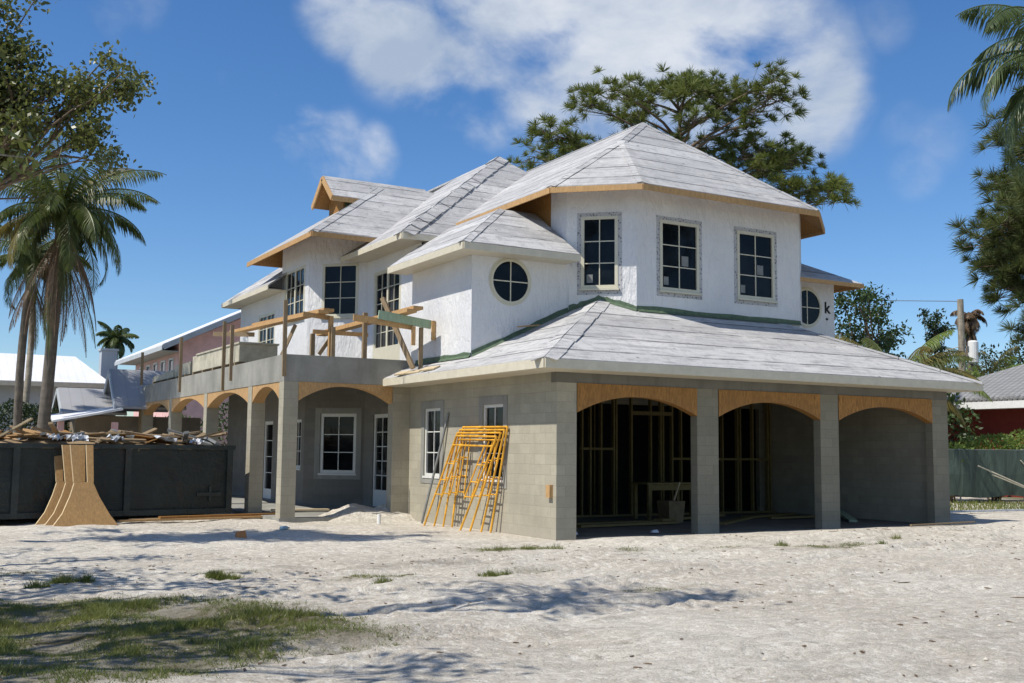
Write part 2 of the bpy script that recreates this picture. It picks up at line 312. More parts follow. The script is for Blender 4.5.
sh = wt.nodes.new('ShaderNodeMapRange'); sh.inputs[1].default_value = .38; sh.inputs[2].default_value = .64; wl.new(wnoise(5, 8, .6, .3), sh.inputs[0]); wl.new(sh.outputs[0], ccol.inputs[0])
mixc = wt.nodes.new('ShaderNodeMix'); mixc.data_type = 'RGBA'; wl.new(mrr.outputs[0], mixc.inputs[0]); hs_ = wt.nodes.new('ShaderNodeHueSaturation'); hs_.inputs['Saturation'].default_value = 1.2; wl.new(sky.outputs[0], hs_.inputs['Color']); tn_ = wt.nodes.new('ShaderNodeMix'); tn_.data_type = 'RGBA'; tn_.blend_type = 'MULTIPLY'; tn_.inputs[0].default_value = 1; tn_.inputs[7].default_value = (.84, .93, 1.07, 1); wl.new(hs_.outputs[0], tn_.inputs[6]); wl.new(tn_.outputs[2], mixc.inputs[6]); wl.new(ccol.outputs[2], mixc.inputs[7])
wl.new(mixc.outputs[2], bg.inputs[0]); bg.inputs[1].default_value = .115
S.view_settings.view_transform = 'Standard'; S.view_settings.look = 'None'; S.view_settings.gamma = 1; S.view_settings.exposure = .08
S.render.engine = 'CYCLES'; S.cycles.max_bounces = 6; S.cycles.transparent_max_bounces = 4

# ------------------------------------------------------------------ ground
from mathutils import noise as mn
def sst(a, b, x):
    t = max(0., min(1., (x-a)/(b-a))); return t*t*(3-2*t)
def lawn_at(x, y):
    """0..1, where grass grows: a big patch at the left front and a few tufts"""
    e = ((x+9.35)/2.25)**2 + ((y+7.1)/2.5)**2
    n = mn.fractal(V((x*.55, y*.55, 3.1)), 1., 2., 4)
    m = sst(1.5, .45, e + n*.75)
    m = max(m, .8*sst(1.2, .3, ((x+12.5)/2.8)**2+((y+6.5)/3.2)**2+n*.6))
    for cx, cy, a, b in ((-1.75,-1.15,.9,.35),(-3.0,-4.2,.7,.25),(-5.25,-4.0,.9,.3),(1.2,-2.7,1.4,.35),(4.4,-2.9,1.3,.3),(-6.9,-2.9,.5,.22),(-10.,-1.9,1.2,.35),(-2.6,-6.6,.7,.22),(.3,-2.2,.6,.2)):
        m = max(m, .42*sst(1.1, .1, ((x-cx)/a)**2+((y-cy)/b)**2+n*.9))
    return m
def gz(x, y):
    f = sst(30, 14, abs(x+2)) * sst(26, 10, abs(y+5))
    h = .055*mn.fractal(V((x*.45, y*.45, 0)), 1., 2., 4) + .03*mn.noise(V((x*1.9, y*1.9, 5.)))*(1.2 if x < -2 else .45) + .016*mn.noise(V((x*4.3, y*4.3, 1.)))
    d = math.hypot(max(0, -x, x-11.), max(0, -y, y-8))      # flatten against the house
    near = sst(.1, 2.2, d)
    berm = .085*sst(.15, .7, -y)*sst(2.6, 1.2, -y)*sst(-.3, .6, x)*sst(17, 14, x) + .05*sst(-.9, -.1, -y)*sst(3, 1, -y)*sst(11.2, 12.2, x)*sst(18, 15, x)
    rut = -.05*sst(.5, .1, abs(y+3.4+.12*x+.25*mn.noise(V((x*.3, 0, 2)))))*sst(-9, -5, x)
    for y0, k, c in ((-2.5,.10,-.06),(-4.1,.10,-.06),(-6.4,-.16,.05),(-8.1,-.16,.05),(-5.2,.28,.02),(-6.7,.28,.02)):      # tyre tracks
        q = abs(y-(y0+k*x+c*.2*x*x*.1+.35*mn.noise(V((x*.22, y0*.2, 8.)))))
        if q < .6: rut += (-.034*sst(.26, .1, q) + .026*sst(.12, 0, abs(q-.33)))*sst(-.5, .3, mn.noise(V((x*.35, y0, 3.)))+.25)*sst(-9.5, -7, x)*(1+.35*math.sin(x*26))
    return f*(h*near + rut) + berm - .01
def axis(lo, hi, step, far):
    a = [lo+i*step for i in range(int((hi-lo)/step)+1)]; L = []; s = step; p = lo
    while p > -far: s *= 1.35; p -= s; L.append(p)
    R = []; s = step; p = a[-1]
    while p < far: s *= 1.35; p += s; R.append(p)
    return L[::-1]+a+R
xs, ys = axis(-14., 16., .10, 420), axis(-13.5, 9.5, .085, 420)
vs = [(x, y, gz(x, y)) for y in ys for x in xs]; nx = len(xs)
fs = [(j*nx+i, j*nx+i+1, (j+1)*nx+i+1, (j+1)*nx+i) for j in range(len(ys)-1) for i in range(nx-1)]
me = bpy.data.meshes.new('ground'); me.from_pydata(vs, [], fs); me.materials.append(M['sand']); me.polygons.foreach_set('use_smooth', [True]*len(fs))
at = me.attributes.new('lawn', 'FLOAT', 'POINT'); at.data.foreach_set('value', [lawn_at(x, y) if -16 < x < 12 and -14 < y < 2 else 0. for x, y, z in vs])
g = bpy.data.objects.new('ground', me); COL.objects.link(g); g['kind'] = 'structure'
# grass
mb = MB(); k = 0
def blade(x, y, h, w, t):
    a, b = rnd.uniform(0, 6.28), rnd.uniform(0, 6.28); z = gz(x, y)-.008; dx, dy = math.cos(a)*w, math.sin(a)*w
    mb.face([(x-dx, y-dy, z), (x+dx, y+dy, z), (x+math.cos(b)*t, y+math.sin(b)*t, z+h)])
while k < 125000:
    x, y = rnd.uniform(-14, 6), rnd.uniform(-11.5, -.5)
    q = lawn_at(x, y); c = mn.fractal(V((x*1.5, y*1.5, 9.)), 1., 2., 3)
    if q < .02 or rnd.random() > q*sst(-.45, .25, c+.25*q):
        k += .15; continue
    tl = .6+1.5*sst(-.1, .6, c)*q
    for j in range(4):
        k += 1; h = rnd.uniform(.02, .055)*tl*(1.6 if rnd.random() < .06 else 1); blade(x+rnd.gauss(0,.022), y+rnd.gauss(0,.022), h, rnd.uniform(.003, .006), rnd.uniform(.3, 1.2)*h)
for cx, cy, rr, n in ((-9.05,-3.1,.16,500),(-8.8,-3.2,.08,160),(-7.2,-3.25,.13,560),(-7.0,-3.4,.07,140),(-9.4,-3.5,.12,200),(-3.9,-4.6,.16,260),(-3.6,-4.5,.08,100),(-1.9,-1.2,.25,180),(-1.4,-1.3,.12,120),(-.9,-1.4,.16,120),(-5.6,-4.9,.12,200),(3.2,-2.6,.14,120),(5.1,-3.2,.1,80),(6.4,-2.4,.12,80)):
    for i in range(n):
        a, r = rnd.uniform(0, 6.28), rr*rnd.random()**.7; h = rnd.uniform(.05, .14)*(1.2-r/rr*.7); blade(cx+math.cos(a)*r*1.3, cy+math.sin(a)*r, h, .006, h*rnd.uniform(.2, .9))
mb.build('grass', M['grass'], fix=False, kind='stuff', label='patchy green and straw coloured grass on the sand', cat='grass')
# loose stones and crumbs of lime rock on the sand
mb = MB()
for i in range(7000):
    x = rnd.uniform(-12, 16); y = rnd.uniform(-13, -.6)
    if mn.noise(V((x*.5, y*.7, 7.))) < rnd.uniform(-.35, .35): continue
    if rnd.random() < .55: y = rnd.uniform(-12.5, -5)
    r = rnd.uniform(.004, .013)*(2.4 if rnd.random() < .03 else 1); z = gz(x, y)+r*.2; o = len(mb.v); q = [rnd.uniform(.6, 1.3) for _ in range(6)]
    mb.v += [(x+r*q[0],y,z),(x,y+r*q[1],z),(x-r*q[2],y,z),(x,y-r*q[3],z),(x,y,z+r*.7*q[4]),(x,y,z-r*.5)]
    for a, b in ((0,1),(1,2),(2,3),(3,0)): mb.f += [(o+a,o+b,o+4),(o+b,o+a,o+5)]; mb.m += [0,0]
mb.build('gravel', M['rock'], fix=False, kind='stuff', label='crumbs of pale rock strewn over the sand', cat='gravel')

mb = MB()
for i in range(1500):
    x = rnd.uniform(-12, 16); y = rnd.uniform(-12.5, -.4)
    if mn.noise(V((x*.4, y*.9, 4.))) + (.35 if -4.5 < y < -1. else 0) < rnd.uniform(-.1, .5): continue
    z = gz(x, y)+.006; a = rnd.uniform(0, 6.28); l = rnd.uniform(.012, .04)*(4 if rnd.random() < .05 else 1); w = rnd.uniform(.004, .012); c, s_ = math.cos(a), math.sin(a)
    mb.prism([(x-c*l,y-s_*l,z),(x+s_*w,y-c*w,z),(x+c*l,y+s_*l,z),(x-s_*w,y+c*w,z)], [(x-c*l,y-s_*l,z+.004),(x+s_*w,y-c*w,z+.008),(x+c*l,y+s_*l,z+.01),(x-s_*w,y+c*w,z+.012)])
mb.build('leaf_litter', M['dead'], fix=False, kind='stuff', label='dry leaves and twigs strewn over the sand', cat='leaf litter')
# ------------------------------------------------------------------ the house
H = empty('unfinished_house', (0,0,0), label='two-storey house under construction with grey block ground floor, white wrapped upper walls and felted roofs', cat='house')
def wall(mb, p0, p1, th, z0, z1, ops=(), m=0):
    """upright wall from p0 to p1, th thick to the left of p0->p1, rectangular openings (s0,s1,z0,z1)"""
    p0, p1 = V((*p0, 0)), V((*p1, 0)); L = (p1-p0).length; d = (p1-p0)/L; n = V((-d.y, d.x, 0))*th
    def P(s, z, k): q = p0+d*s+n*k; return (q.x, q.y, z)
    ss = sorted({0, L, *[o[0] for o in ops], *[o[1] for o in ops]}); zs = sorted({z0, z1, *[o[2] for o in ops], *[o[3] for o in ops]})
    for i in range(len(ss)-1):
        for j in range(len(zs)-1):
            sc, zc = (ss[i]+ss[i+1])/2, (zs[j]+zs[j+1])/2
            if any(o[0] < sc < o[1] and o[2] < zc < o[3] for o in ops): continue
            a, b, c, e = ss[i], ss[i+1], zs[j], zs[j+1]
            mb.face([P(a,c,0),P(b,c,0),P(b,e,0),P(a,e,0)], m); mb.face([P(b,c,1),P(a,c,1),P(a,e,1),P(b,e,1)], m)
    for a, b, c, e in list(ops):
        mb.face([P(a,c,0),P(a,c,1),P(b,c,1),P(b,c,0)], m); mb.face([P(a,e,0),P(b,e,0),P(b,e,1),P(a,e,1)], m)
        mb.face([P(a,c,0),P(a,e,0),P(a,e,1),P(a,c,1)], m); mb.face([P(b,c,0),P(b,c,1),P(b,e,1),P(b,e,0)], m)
    a, b, c, e = 0, L, z0, z1      # ends stay open: they butt against the next wall
    mb.face([P(a,e,0),P(b,e,0),P(b,e,1),P(a,e,1)], m); mb.face([P(a,c,1),P(b,c,1),P(b,c,0),P(a,c,0)], m)
    return mb
class Frame:
    """a place on an upright face: s along p0->p1, z up, k outwards (to the right of p0->p1)"""
    def __init__(s, p0, p1):
        s.p = V((*p0, 0)); s.d = (V((*p1, 0))-s.p).normalized(); s.n = V((s.d.y, -s.d.x, 0))
    def __call__(s, a, z, k=0.): q = s.p+s.d*a+s.n*k; return V((q.x, q.y, z))
    def bar(s, mb, a0, a1, z0, z1, k0, k1, m=0):
        mb.prism([s(a0,z0,k0),s(a1,z0,k0),s(a1,z1,k0),s(a0,z1,k0)], [s(a0,z0,k1),s(a1,z0,k1),s(a1,z1,k1),s(a0,z1,k1)], m)
def glazed(name, fr, a0, a1, z0, z1, cols, rows, mat, k=0., fw=.07, sill=True, leaves=1, mun=.022, bottom=None, parent=None):
    """window or glazed door: frame mesh with muntins and pane as its sub-parts; k = outer face of the frame"""
    mb = MB(); bt = bottom if bottom is not None else fw
    fr.bar(mb, a0, a0+fw, z0, z1, k-.09, k); fr.bar(mb, a1-fw, a1, z0, z1, k-.09, k); fr.bar(mb, a0+fw, a1-fw, z1-fw, z1, k-.09, k-.002); fr.bar(mb, a0+fw, a1-fw, z0, z0+bt, k-.09, k-.002)
    if sill: fr.bar(mb, a0-.03, a1+.03, z0-.05, z0-.002, k-.09, k+.05)
    inner = a1-a0-2*fw; lw = inner/leaves; mu = MB()
    for L in range(leaves):
        b0, b1 = a0+fw+L*lw, a0+fw+(L+1)*lw
        if leaves > 1:
            st = .055
            for q0, q1 in ((b0, b0+st), (b1-st, b1)): fr.bar(mb, q0+.001, q1-.001, z0+bt+.001, z1-fw-.001, k-.08, k-.012)
            b0, b1 = b0+st, b1-st
        for c in range(1, cols): x = b0+(b1-b0)*c/cols; fr.bar(mu, x-mun/2, x+mun/2, z0+bt, z1-fw, k-.06, k-.022)
        for r in range(1, rows): z = z0+bt+(z1-fw-z0-bt)*r/rows; fr.bar(mu, b0, b1, z-mun/2, z+mun/2, k-.058, k-.025)
    o = mb.build(name, mat, parent or H)
    mu.build('muntin', mat, o)
    pm = MB(); fr.bar(pm, a0+fw-.01, a1-fw+.01, z0+bt-.01, z1-fw+.01, k-.052, k-.045); pm.build('pane', M['glass'], o)
    return o
def band(fr, a0, a1, z0, z1, w, k0, k1, mb):
    fr.bar(mb, a0-w, a0, z0-w, z1+w, k0, k1); fr.bar(mb, a1, a1+w, z0-w, z1+w, k0, k1); fr.bar(mb, a0, a1, z1, z1+w, k0, k1); fr.bar(mb, a0, a1, z0-w, z0, k0, k1)
def slab(mb, polys, t=.05, m=0):
    for p in polys: mb.prism([V(q)-V((0,0,t)) for q in p], p, m)
def fascia(pts, h, mat, parent, th=.035, drop=.02, name='fascia', closed=False):
    mb = MB(); N = len(pts)
    for i in range(N if closed else N-1):
        a, b = V(pts[i]), V(pts[(i+1) % N]); d = (b-a).normalized(); n = V((d.y, -d.x, 0)).normalized()*.012
        mb.beam(a+n-V((0,0,h/2+drop)), b+n+d*.0-V((0,0,h/2+drop)), th, h)
    return mb.build(name, mat, parent)
def cap(mb, a, b, c1, c2, w=.15, n=1, gap=.0, wob=.0):
    """felt strip bent over the hip a-b; c1, c2 = a point on each of the two faces"""
    a, b = V(a), V(b); d = (b-a).normalized()
    for c in (c1, c2):
        t = V(c)-a; t = (t-d*t.dot(d)).normalized(); nn = d.cross(t); nn = nn if nn.z > 0 else -nn
        for i in range(n):
            p, q = a.lerp(b, (i+gap)/n), a.lerp(b, (i+1-gap)/n); l0, l1 = nn*(.006+rnd.uniform(0, wob)), nn*(.006+rnd.uniform(0, wob)); w0, w1 = w*rnd.uniform(.9, 1.1), w*rnd.uniform(.9, 1.1)
            mb.prism([p+l0*.3, q+l1*.3, q+t*w1+l1*.3, p+t*w0+l0*.3], [p+l0+nn*.008, q+l1+nn*.008, q+t*w1+l1+nn*.006, p+t*w0+l0+nn*.006])

# --- ground floor, garage side
SF = Frame((0, 6.7), (0, 0))           # lit side wall; s runs from its far end to the corner
def sY(y): return 6.7-y
mb = MB(); wall(mb, (0, 6.7), (0, .211), .2, -.3, 3.19, [(sY(5.85), sY(5.0), 1.06, 2.62), (sY(2.95), sY(2.06), 1.06, 2.62)])
mb.build('wall', M['block'], H, label='sunlit grey block side wall with two windows')
for a, b in ((5.0, 5.85), (2.06, 2.95)):
    mb = MB(); band(SF, sY(b), sY(a), 1.06, 2.62, .17, .001, .014, mb); mb.build('cement_band', M['cement'], H)
for a, b in ((5.0, 5.85), (2.06, 2.95)): glazed('window', SF, sY(b), sY(a), 1.06, 2.62, 2, 3, M['white_frame'], k=-.02, fw=.06)
mb = MB(); SF.bar(mb, sY(.26), sY(.12), .78, 1.02, .001, .075); mb.build('outlet_block', M['pine'], H)
XC = [(.0, .45), (3.39, 3.95), (6.85, 7.4), (10.48, 11.0)]
for i, (a, b) in enumerate(XC):
    MB().box(a, b, .0, .21, -.3, 2.968).build('column', M['block' if i == 0 else 'block_shade'], H)
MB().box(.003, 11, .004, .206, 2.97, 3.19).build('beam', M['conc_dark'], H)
def arch(mb, P, a0, a1, zs, za, zt, n=18):
    """board filling the head of an opening, cut to a segmental arch; P(s, z, k) with k=0/1 the two faces"""
    lo = []
    for i in range(n+1):
        u = i/n; s = a0+(a1-a0)*u; lo.append((s, zs+(za-zs)*(1-abs(2*u-1)**2.1)))
    for i in range(n):
        (s0, q0), (s1, q1) = lo[i], lo[i+1]
        mb.face([P(s0,q0,0),P(s1,q1,0),P(s1,zt,0),P(s0,zt,0)]); mb.face([P(s1,q1,1),P(s0,q0,1),P(s0,zt,1),P(s1,zt,1)]); mb.face([P(s0,q0,1),P(s1,q1,1),P(s1,q1,0),P(s0,q0,0)])
for (a, b), (c, d) in zip(XC[:-1], XC[1:]):
    mb = MB(); arch(mb, lambda s, z, k: (s, -.012+.2*k, z), b+.005, c-.005, 2.40, 2.74, 2.968); mb.build('arch_form', M['ply'], H, fix=False)
mb = MB(); wall(mb, (10.8, .21), (10.8, 6.0), -.2, -.1, 3.19); mb.build('wall', M['block'], H, fix=False); mb = MB(); wall(mb, (10.8, 5.85), (.2, 5.85), -.15, -.1, 3.19, [(10.8-10.4, 10.8-1.2, .0, 2.9)]); mb.build('wall', M['block_shade'], H, fix=False)
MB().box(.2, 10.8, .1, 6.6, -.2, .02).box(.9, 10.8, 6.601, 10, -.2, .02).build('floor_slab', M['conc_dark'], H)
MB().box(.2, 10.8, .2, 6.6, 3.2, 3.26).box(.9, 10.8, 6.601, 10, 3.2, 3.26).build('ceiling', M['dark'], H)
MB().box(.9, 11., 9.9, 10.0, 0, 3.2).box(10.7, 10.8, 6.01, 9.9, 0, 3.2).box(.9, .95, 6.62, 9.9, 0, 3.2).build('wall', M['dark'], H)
st = []
for x in (.5,.95,1.4,1.85,2.3,2.75,3.2,3.6,4.02,4.25,4.5,4.83,5.22,5.3,5.78,6.4,6.72,6.8,7.1,7.4,7.85,8.2,8.82,9.35,9.45,9.9,10.45,10.55):
    MB().box(x-.022, x+.022, 5.55, 5.66, .02, 3.19).build('stud', M['stud'], H)
mb = MB(); mb.box(.4, 10.7, 5.555, 5.655, 3.10, 3.195); mb.box(5.8, 7.1, 5.545, 5.66, 2.62, 2.72); mb.box(4.2, 5.2, 5.56, 5.65, 1.70, 1.76); mb.box(7.1, 10.5, 5.56, 5.65, 1.46, 1.52); mb.box(.4, 10.7, 5.556, 5.656, .02, .07); mb.build('stud_blocking', M['stud'], H)
for x in (2.2, 2.9, 3.7, 4.4, 5.1, 6.0):
    MB().box(x-.022, x+.022, 7.6, 7.7, .02, 3.19).build('stud', M['stud'], H)
# soffit, fascia and skirt roof
E0 = 3.36; sl_ = .468; o = .7
def zr(d): return E0+sl_*d
top = 4.6
A = (-o,-o,E0); B = (11+o-.3,-o,E0); Cc = (11.4,7.4,E0); D = (-o,6.698,E0)
A1 = (-o+top,-o+top,zr(top)); B1 = (11.4-top,-o+top,zr(top)); C1 = (11.4-top,7.4,zr(top)); D1 = (-o+top,6.698,zr(top))
mb = MB(); slab(mb, [[A,B,B1,A1], [B,Cc,C1,B1], [D,A,A1,D1]]); GR = mb.build('roof', M['felt'], H, label='low felted skirt roof over the garage')
mb = MB(); cap(mb, A, A1, D, B, .26, 9, .01, .03); mb.build('hip_cap', M['felt'], GR); mb = MB(); cap(mb, B, B1, A, Cc, .2, 7, .01, .015); mb.build('hip_cap', M['felt'], GR)
fascia([D, A, B, Cc], .17, M['cream'], GR)
MB().prism([(-o,-o,3.165),(11.4,-o,3.165),(11.4,0.003,3.165),(-o,0.003,3.165)], [(-o,-o,3.185),(11.4,-o,3.185),(11.4,0.003,3.185),(-o,0.003,3.185)]).box(-o,-.003,.006,6.698,3.165,3.185).box(11.003,11.4,.006,7.4,3.165,3.185).box(-.003,.2,.006,6.698,3.192,3.2).build('soffit', M['cream'], GR)
# right end wall of the garage (outside)
MB().box(11.0, 11.02, .0, 9, -.2, 3.18).build('wall', M['block_shade'], H)

# --- balcony over the porch
XB = -3.17
MB().box(XB, XB+.22, 6.7, 22.6, 3.2, 3.82).box(XB+.221, -.003, 6.7, 6.9, 3.2, 3.82).build('balcony_beam', M['conc'], H)
MB().box(XB+.222, 1., 6.902, 22.6, 3.62, 3.80).build('balcony_deck', M['conc_dark'], H)
CY = [(6.7, 7.04), (9.2, 9.54), (13.55, 13.89), (17.95, 18.3), (22.26, 22.6)]
for a, b in CY: MB().box(XB+.004, XB+.35, a+.002, b, -.2, 3.198).build('porch_column', M['block'], H)
MB().box(-.45, -.003, 6.703, 7.0, -.2, 3.198).build('porch_column', M['block'], H)
for (a, b), (c, d) in zip(CY[:-1], CY[1:]):
    w = c-b; mb = MB(); arch(mb, lambda s, z, k: (XB+.015+.29*k, s, z), b+.005, c-.005, 2.78, 3.13, 3.198); mb.build('arch_form', M['pine'], H, fix=False)
mb = MB(); arch(mb, lambda s, z, k: (s, 6.715+.27*k, z), XB+.36, -.46, 2.76, 3.13, 3.198); mb.build('arch_form', M['pine'], H, fix=False)
MB().box(XB-.02, .64, 6.69, 22.7, -.2, .085).build('porch_floor', M['conc'], H)
# porch / main left walls: door wall X=.65, corner cut at 45 degrees, long wall X=-.65
DW = Frame((.65, 11.2), (.65, 6.9)); CH = Frame((-.65, 12.5), (.65, 11.2)); LW = Frame((-.65, 20.5), (-.65, 12.5))
chL = 1.3*math.sqrt(2)
mb = MB()
wall(mb, (.65, 11.2), (.65, 6.9), .2, 0, 3.6, [(11.2-10.55, 11.2-9.5, .12, 2.62)]); wall(mb, (-.65, 12.5), (.65, 11.2), .2, 0, 3.6, [(.5, 1.6, .98, 2.66)])
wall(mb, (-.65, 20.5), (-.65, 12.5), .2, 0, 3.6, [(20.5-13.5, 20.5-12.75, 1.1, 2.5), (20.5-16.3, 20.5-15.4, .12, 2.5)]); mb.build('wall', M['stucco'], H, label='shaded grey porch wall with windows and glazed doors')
glazed('door', DW, 11.2-10.55, 11.2-9.5, .12, 2.62, 2, 5, M['white_frame'], k=-.03, fw=.1, sill=False, bottom=.45)
glazed('window', CH, .5, 1.6, .98, 2.66, 2, 3, M['white_frame'], k=-.02, fw=.09)
glazed('window', LW, 20.5-13.5, 20.5-12.75, 1.1, 2.5, 2, 3, M['white_frame'], k=-.02, fw=.08)
glazed('door', LW, 20.5-16.3, 20.5-15.4, .12, 2.5, 1, 4, M['white_frame'], k=-.03, fw=.1, sill=False, bottom=.3)
mb = MB(); band(CH, .5, 1.6, .98, 2.66, .16, .001, .012, mb); mb.build('cement_band', M['cement'], H)

# --- upper walls in white wrap
mb = MB()
wall(mb, (.65, 11.2), (.65, 7.6), .2, 3.81, 7.3, [(11.2-10.72, 11.2-8.85, 3.95, 6.58)]); wall(mb, (-.65, 12.5), (.65, 11.2), .2, 3.81, 7.8, [(.44, 1.56, 5.42, 6.96)])
wall(mb, (-.65, 14.95), (-.65, 12.5), .2, 3.81, 7.85, [(14.95-14.6, 14.95-12.78, 5.45, 7.0)]); wall(mb, (-.65, 19.35), (-.65, 14.95), .2, 3.81, 6.5, [(19.35-17.3, 19.35-15.5, 3.95, 5.95)])
wall(mb, (2.5, 19.35), (-.65, 19.35), .2, 3.81, 6.5); wall(mb, (-.45, 14.95), (2.5, 14.95), .05, 6.4, 7.85)
UW = mb.build('wall', M['wrap'], H, label='white wrapped upper wall above the balcony')
glazed('door', DW, 11.2-10.72, 11.2-8.85, 3.95, 6.58, 2, 5, M['almond'], k=.0, fw=.1, sill=False, leaves=2, bottom=.5)
glazed('window', CH, .44, 1.56, 5.42, 6.96, 2, 3, M['almond'], k=.01, fw=.08)
LW2 = Frame((-.65, 14.95), (-.65, 12.5)); glazed('window', LW2, 14.95-14.6, 14.95-12.78, 5.45, 7.0, 2, 3, M['almond'], k=.01, fw=.08, leaves=2)
LW3 = Frame((-.65, 19.35), (-.65, 14.95)); glazed('door', LW3, 19.35-17.3, 19.35-15.5, 3.95, 5.95, 2, 4, M['almond'], k=.0, fw=.1, sill=False, leaves=2, bottom=.35)
# bays with round windows at both sides of the tower
BF = Frame((0, 3.55), (2.5, 3.55)); BR = Frame((9.0, 3.55), (11.03, 3.55))
mb = MB(); wall(mb, (0, 6.7), (0, 3.55), .2, 3.5, 6.1); wall(mb, (0, 3.55), (2.6, 3.55), .2, 3.6, 6.1); wall(mb, (2.6, 6.7), (0, 6.7), .2, 3.5, 6.1); mb.build('wall', M['wrap'], H, label='white wrapped bay wall with a round window')
mb = MB(); wall(mb, (9.0, 3.55), (11.03, 3.55), .2, 3.6, 6.4); wall(mb, (11.03, 3.55), (11.03, 7), .2, 3.5, 6.4); mb.build('wall', M['wrap'], H, label='white wrapped bay wall behind the tower, printed with a k')
def round_window(fr, a, z, r, k=.0):
    n = 36; mb = MB()
    for r0, r1, k1 in ((r-.005, r+.045, .035), (r+.045, r+.085, .018)):
        for i in range(n):
            t0, t1 = 2*math.pi*i/n, 2*math.pi*(i+1)/n
            q = [fr(a+rr*math.cos(t), z+rr*math.sin(t), k+.001) for rr, t in ((r0,t0),(r1,t0),(r1,t1),(r0,t1))]; q2 = [fr(a+rr*math.cos(t), z+rr*math.sin(t), k+k1) for rr, t in ((r0,t0),(r1,t0),(r1,t1),(r0,t1))]
            mb.prism(q, q2)
    o = mb.build('window', M['almond'], H, label='round window'); pm = MB()
    pm.prism([fr(a+r*math.cos(2*math.pi*i/n), z+r*math.sin(2*math.pi*i/n), k+.001) for i in range(n)], [fr(a+r*math.cos(2*math.pi*i/n), z+r*math.sin(2*math.pi*i/n), k+.012) for i in range(n)]); pm.build('pane', M['glass'], o)
    mu = MB(); fr.bar(mu, a-.012, a+.012, z-r, z+r, k+.008, k+.026); fr.bar(mu, a-r, a+r, z-.012, z+.012, k+.008, k+.024); mu.build('muntin', M['almond'], o)
round_window(BF, .97, 5.44, .46); round_window(BR, 10.02-9., 5.52, .46)
# printed letter on the wrap of the far bay
tx = bpy.data.curves.new('wrap_print', 'FONT'); tx.body = 'k'; tx.size = .42; tx.extrude = .002; tx.offset = .012
to = bpy.data.objects.new('wrap_print_tmp', tx); COL.objects.link(to); bpy.context.view_layer.update()
tm = bpy.data.meshes.new_from_object(to.evaluated_get(bpy.context.evaluated_depsgraph_get())); bpy.data.objects.remove(to)
to = bpy.data.objects.new('wrap_print', tm); COL.objects.link(to); to.parent = H; to.location = (10.66, 3.545, 5.42); to.rotation_euler = (math.pi/2, 0, 0); tm.materials.clear(); tm.materials.append(M['dark'])
mb = MB(); BR.bar(mb, 10.70-9, 10.80-9, 5.24, 5.27, .002, .005); BR.bar(mb, 10.73-9, 10.77-9, 5.22, 5.29, .002, .0045); mb.build('wrap_print', M['dark'], H)
# tower
TF = Frame((3.7, 2.5), (8.75, 2.5)); TC = Frame((2.5, 3.6), (3.7, 2.5)); tcL = math.hypot(1.2, 1.1)
W2, W3 = (4.36, 5.52), (6.70, 7.90)
TZ0, TZ1 = 5.40, 7.06
mb = MB()
wall(mb, (3.7, 2.5), (8.75, 2.5), .2, 4.4, 8.05, [(W2[0]-3.7, W2[1]-3.7, TZ0, TZ1), (W3[0]-3.7, W3[1]-3.7, TZ0, TZ1)]); wall(mb, (2.5, 3.6), (3.7, 2.5), .2, 4.4, 8.05, [(.34, 1.20, TZ0, TZ1+.03)]); wall(mb, (2.5, 4.3), (2.5, 3.6), .2, 4., 8.0)
wall(mb, (8.75, 2.5), (9.9, 3.6), .2, 4.4, 8.0); wall(mb, (9.9, 3.6), (9.9, 9), .2, 4., 8.); mb.build('wall', M['wrap'], H, label='white wrapped tower wall with three tall windows')
MB().box(2.5, 2.7, 4.303, 9, 5, 8.0).build('wall', M['ply'], H, label='bare orange plywood wall under the tower eave')
for fr, a, b, z0, z1 in ((TF, W2[0]-3.7, W2[1]-3.7, TZ0, TZ1), (TF, W3[0]-3.7, W3[1]-3.7, TZ0, TZ1), (TC, .34, 1.20, TZ0, TZ1+.03)):
    w = glazed('window', fr, a, b, z0, z1, 2, 3, M['almond'], k=.02, fw=.075)
    sk = MB(); fr.bar(sk, a+.13, a+.27, z0+.14, z0+.33, -.024, -.020); sk.build('window_label', M['steel'], w)
    if fr is TF: sk = MB(); fr.bar(sk, a+.66, a+.86, z0+.62, z0+.86, -.024, -.020); sk.build('window_label', M['steel'], w)
    mb = MB(); band(fr, a-.005, b+.005, z0-.055, z1, .085, .002, .008, mb); mb.build('flashing_tape', M['tape'], w)
# green flashing at the wall foot
def gflash(pts, h=.125):
    mb = MB()
    for a, b in zip(pts[:-1], pts[1:]):
        a, b = V(a), V(b); n = V((b.y-a.y, a.x-b.x, 0)).normalized()*.02; N = 9
        q = [a.lerp(b, i/N) for i in range(N+1)]; hh = [h*rnd.uniform(.75, 1.15) for _ in q]
        for i in range(N): 
            c0, c1 = q[i], q[i+1]
            mb.face([c0+n, c1+n, c1+n+V((0,0,hh[i+1])), c0+n+V((0,0,hh[i]))]); mb.face([c0+n+V((0,0,hh[i])), c1+n+V((0,0,hh[i+1])), c1+V((0,0,hh[i+1])), c0+V((0,0,hh[i]))])
            mb.face([c0+n*3.5-V((0,0,.01)), c1+n*3.5-V((0,0,.01)), c1+n+V((0,0,.05)), c0+n+V((0,0,.05))])
    mb.build('flashing', M['green_flash'], H, fix=False)
zF = zr(2.5+o)
hx = 3.06
gflash([(0,6.4,zr(.7)),(0,3.55,zr(.7)),(2.5,3.55,zr(3.2)),(2.5,3.6,zr(3.2)),(hx,3.09,zr(3.79-.03)),(3.7,2.5,zF),(8.75,2.5,zF)])
gflash([(2.5,4.3,6.35),(2.5,3.58,5.98)], .12)
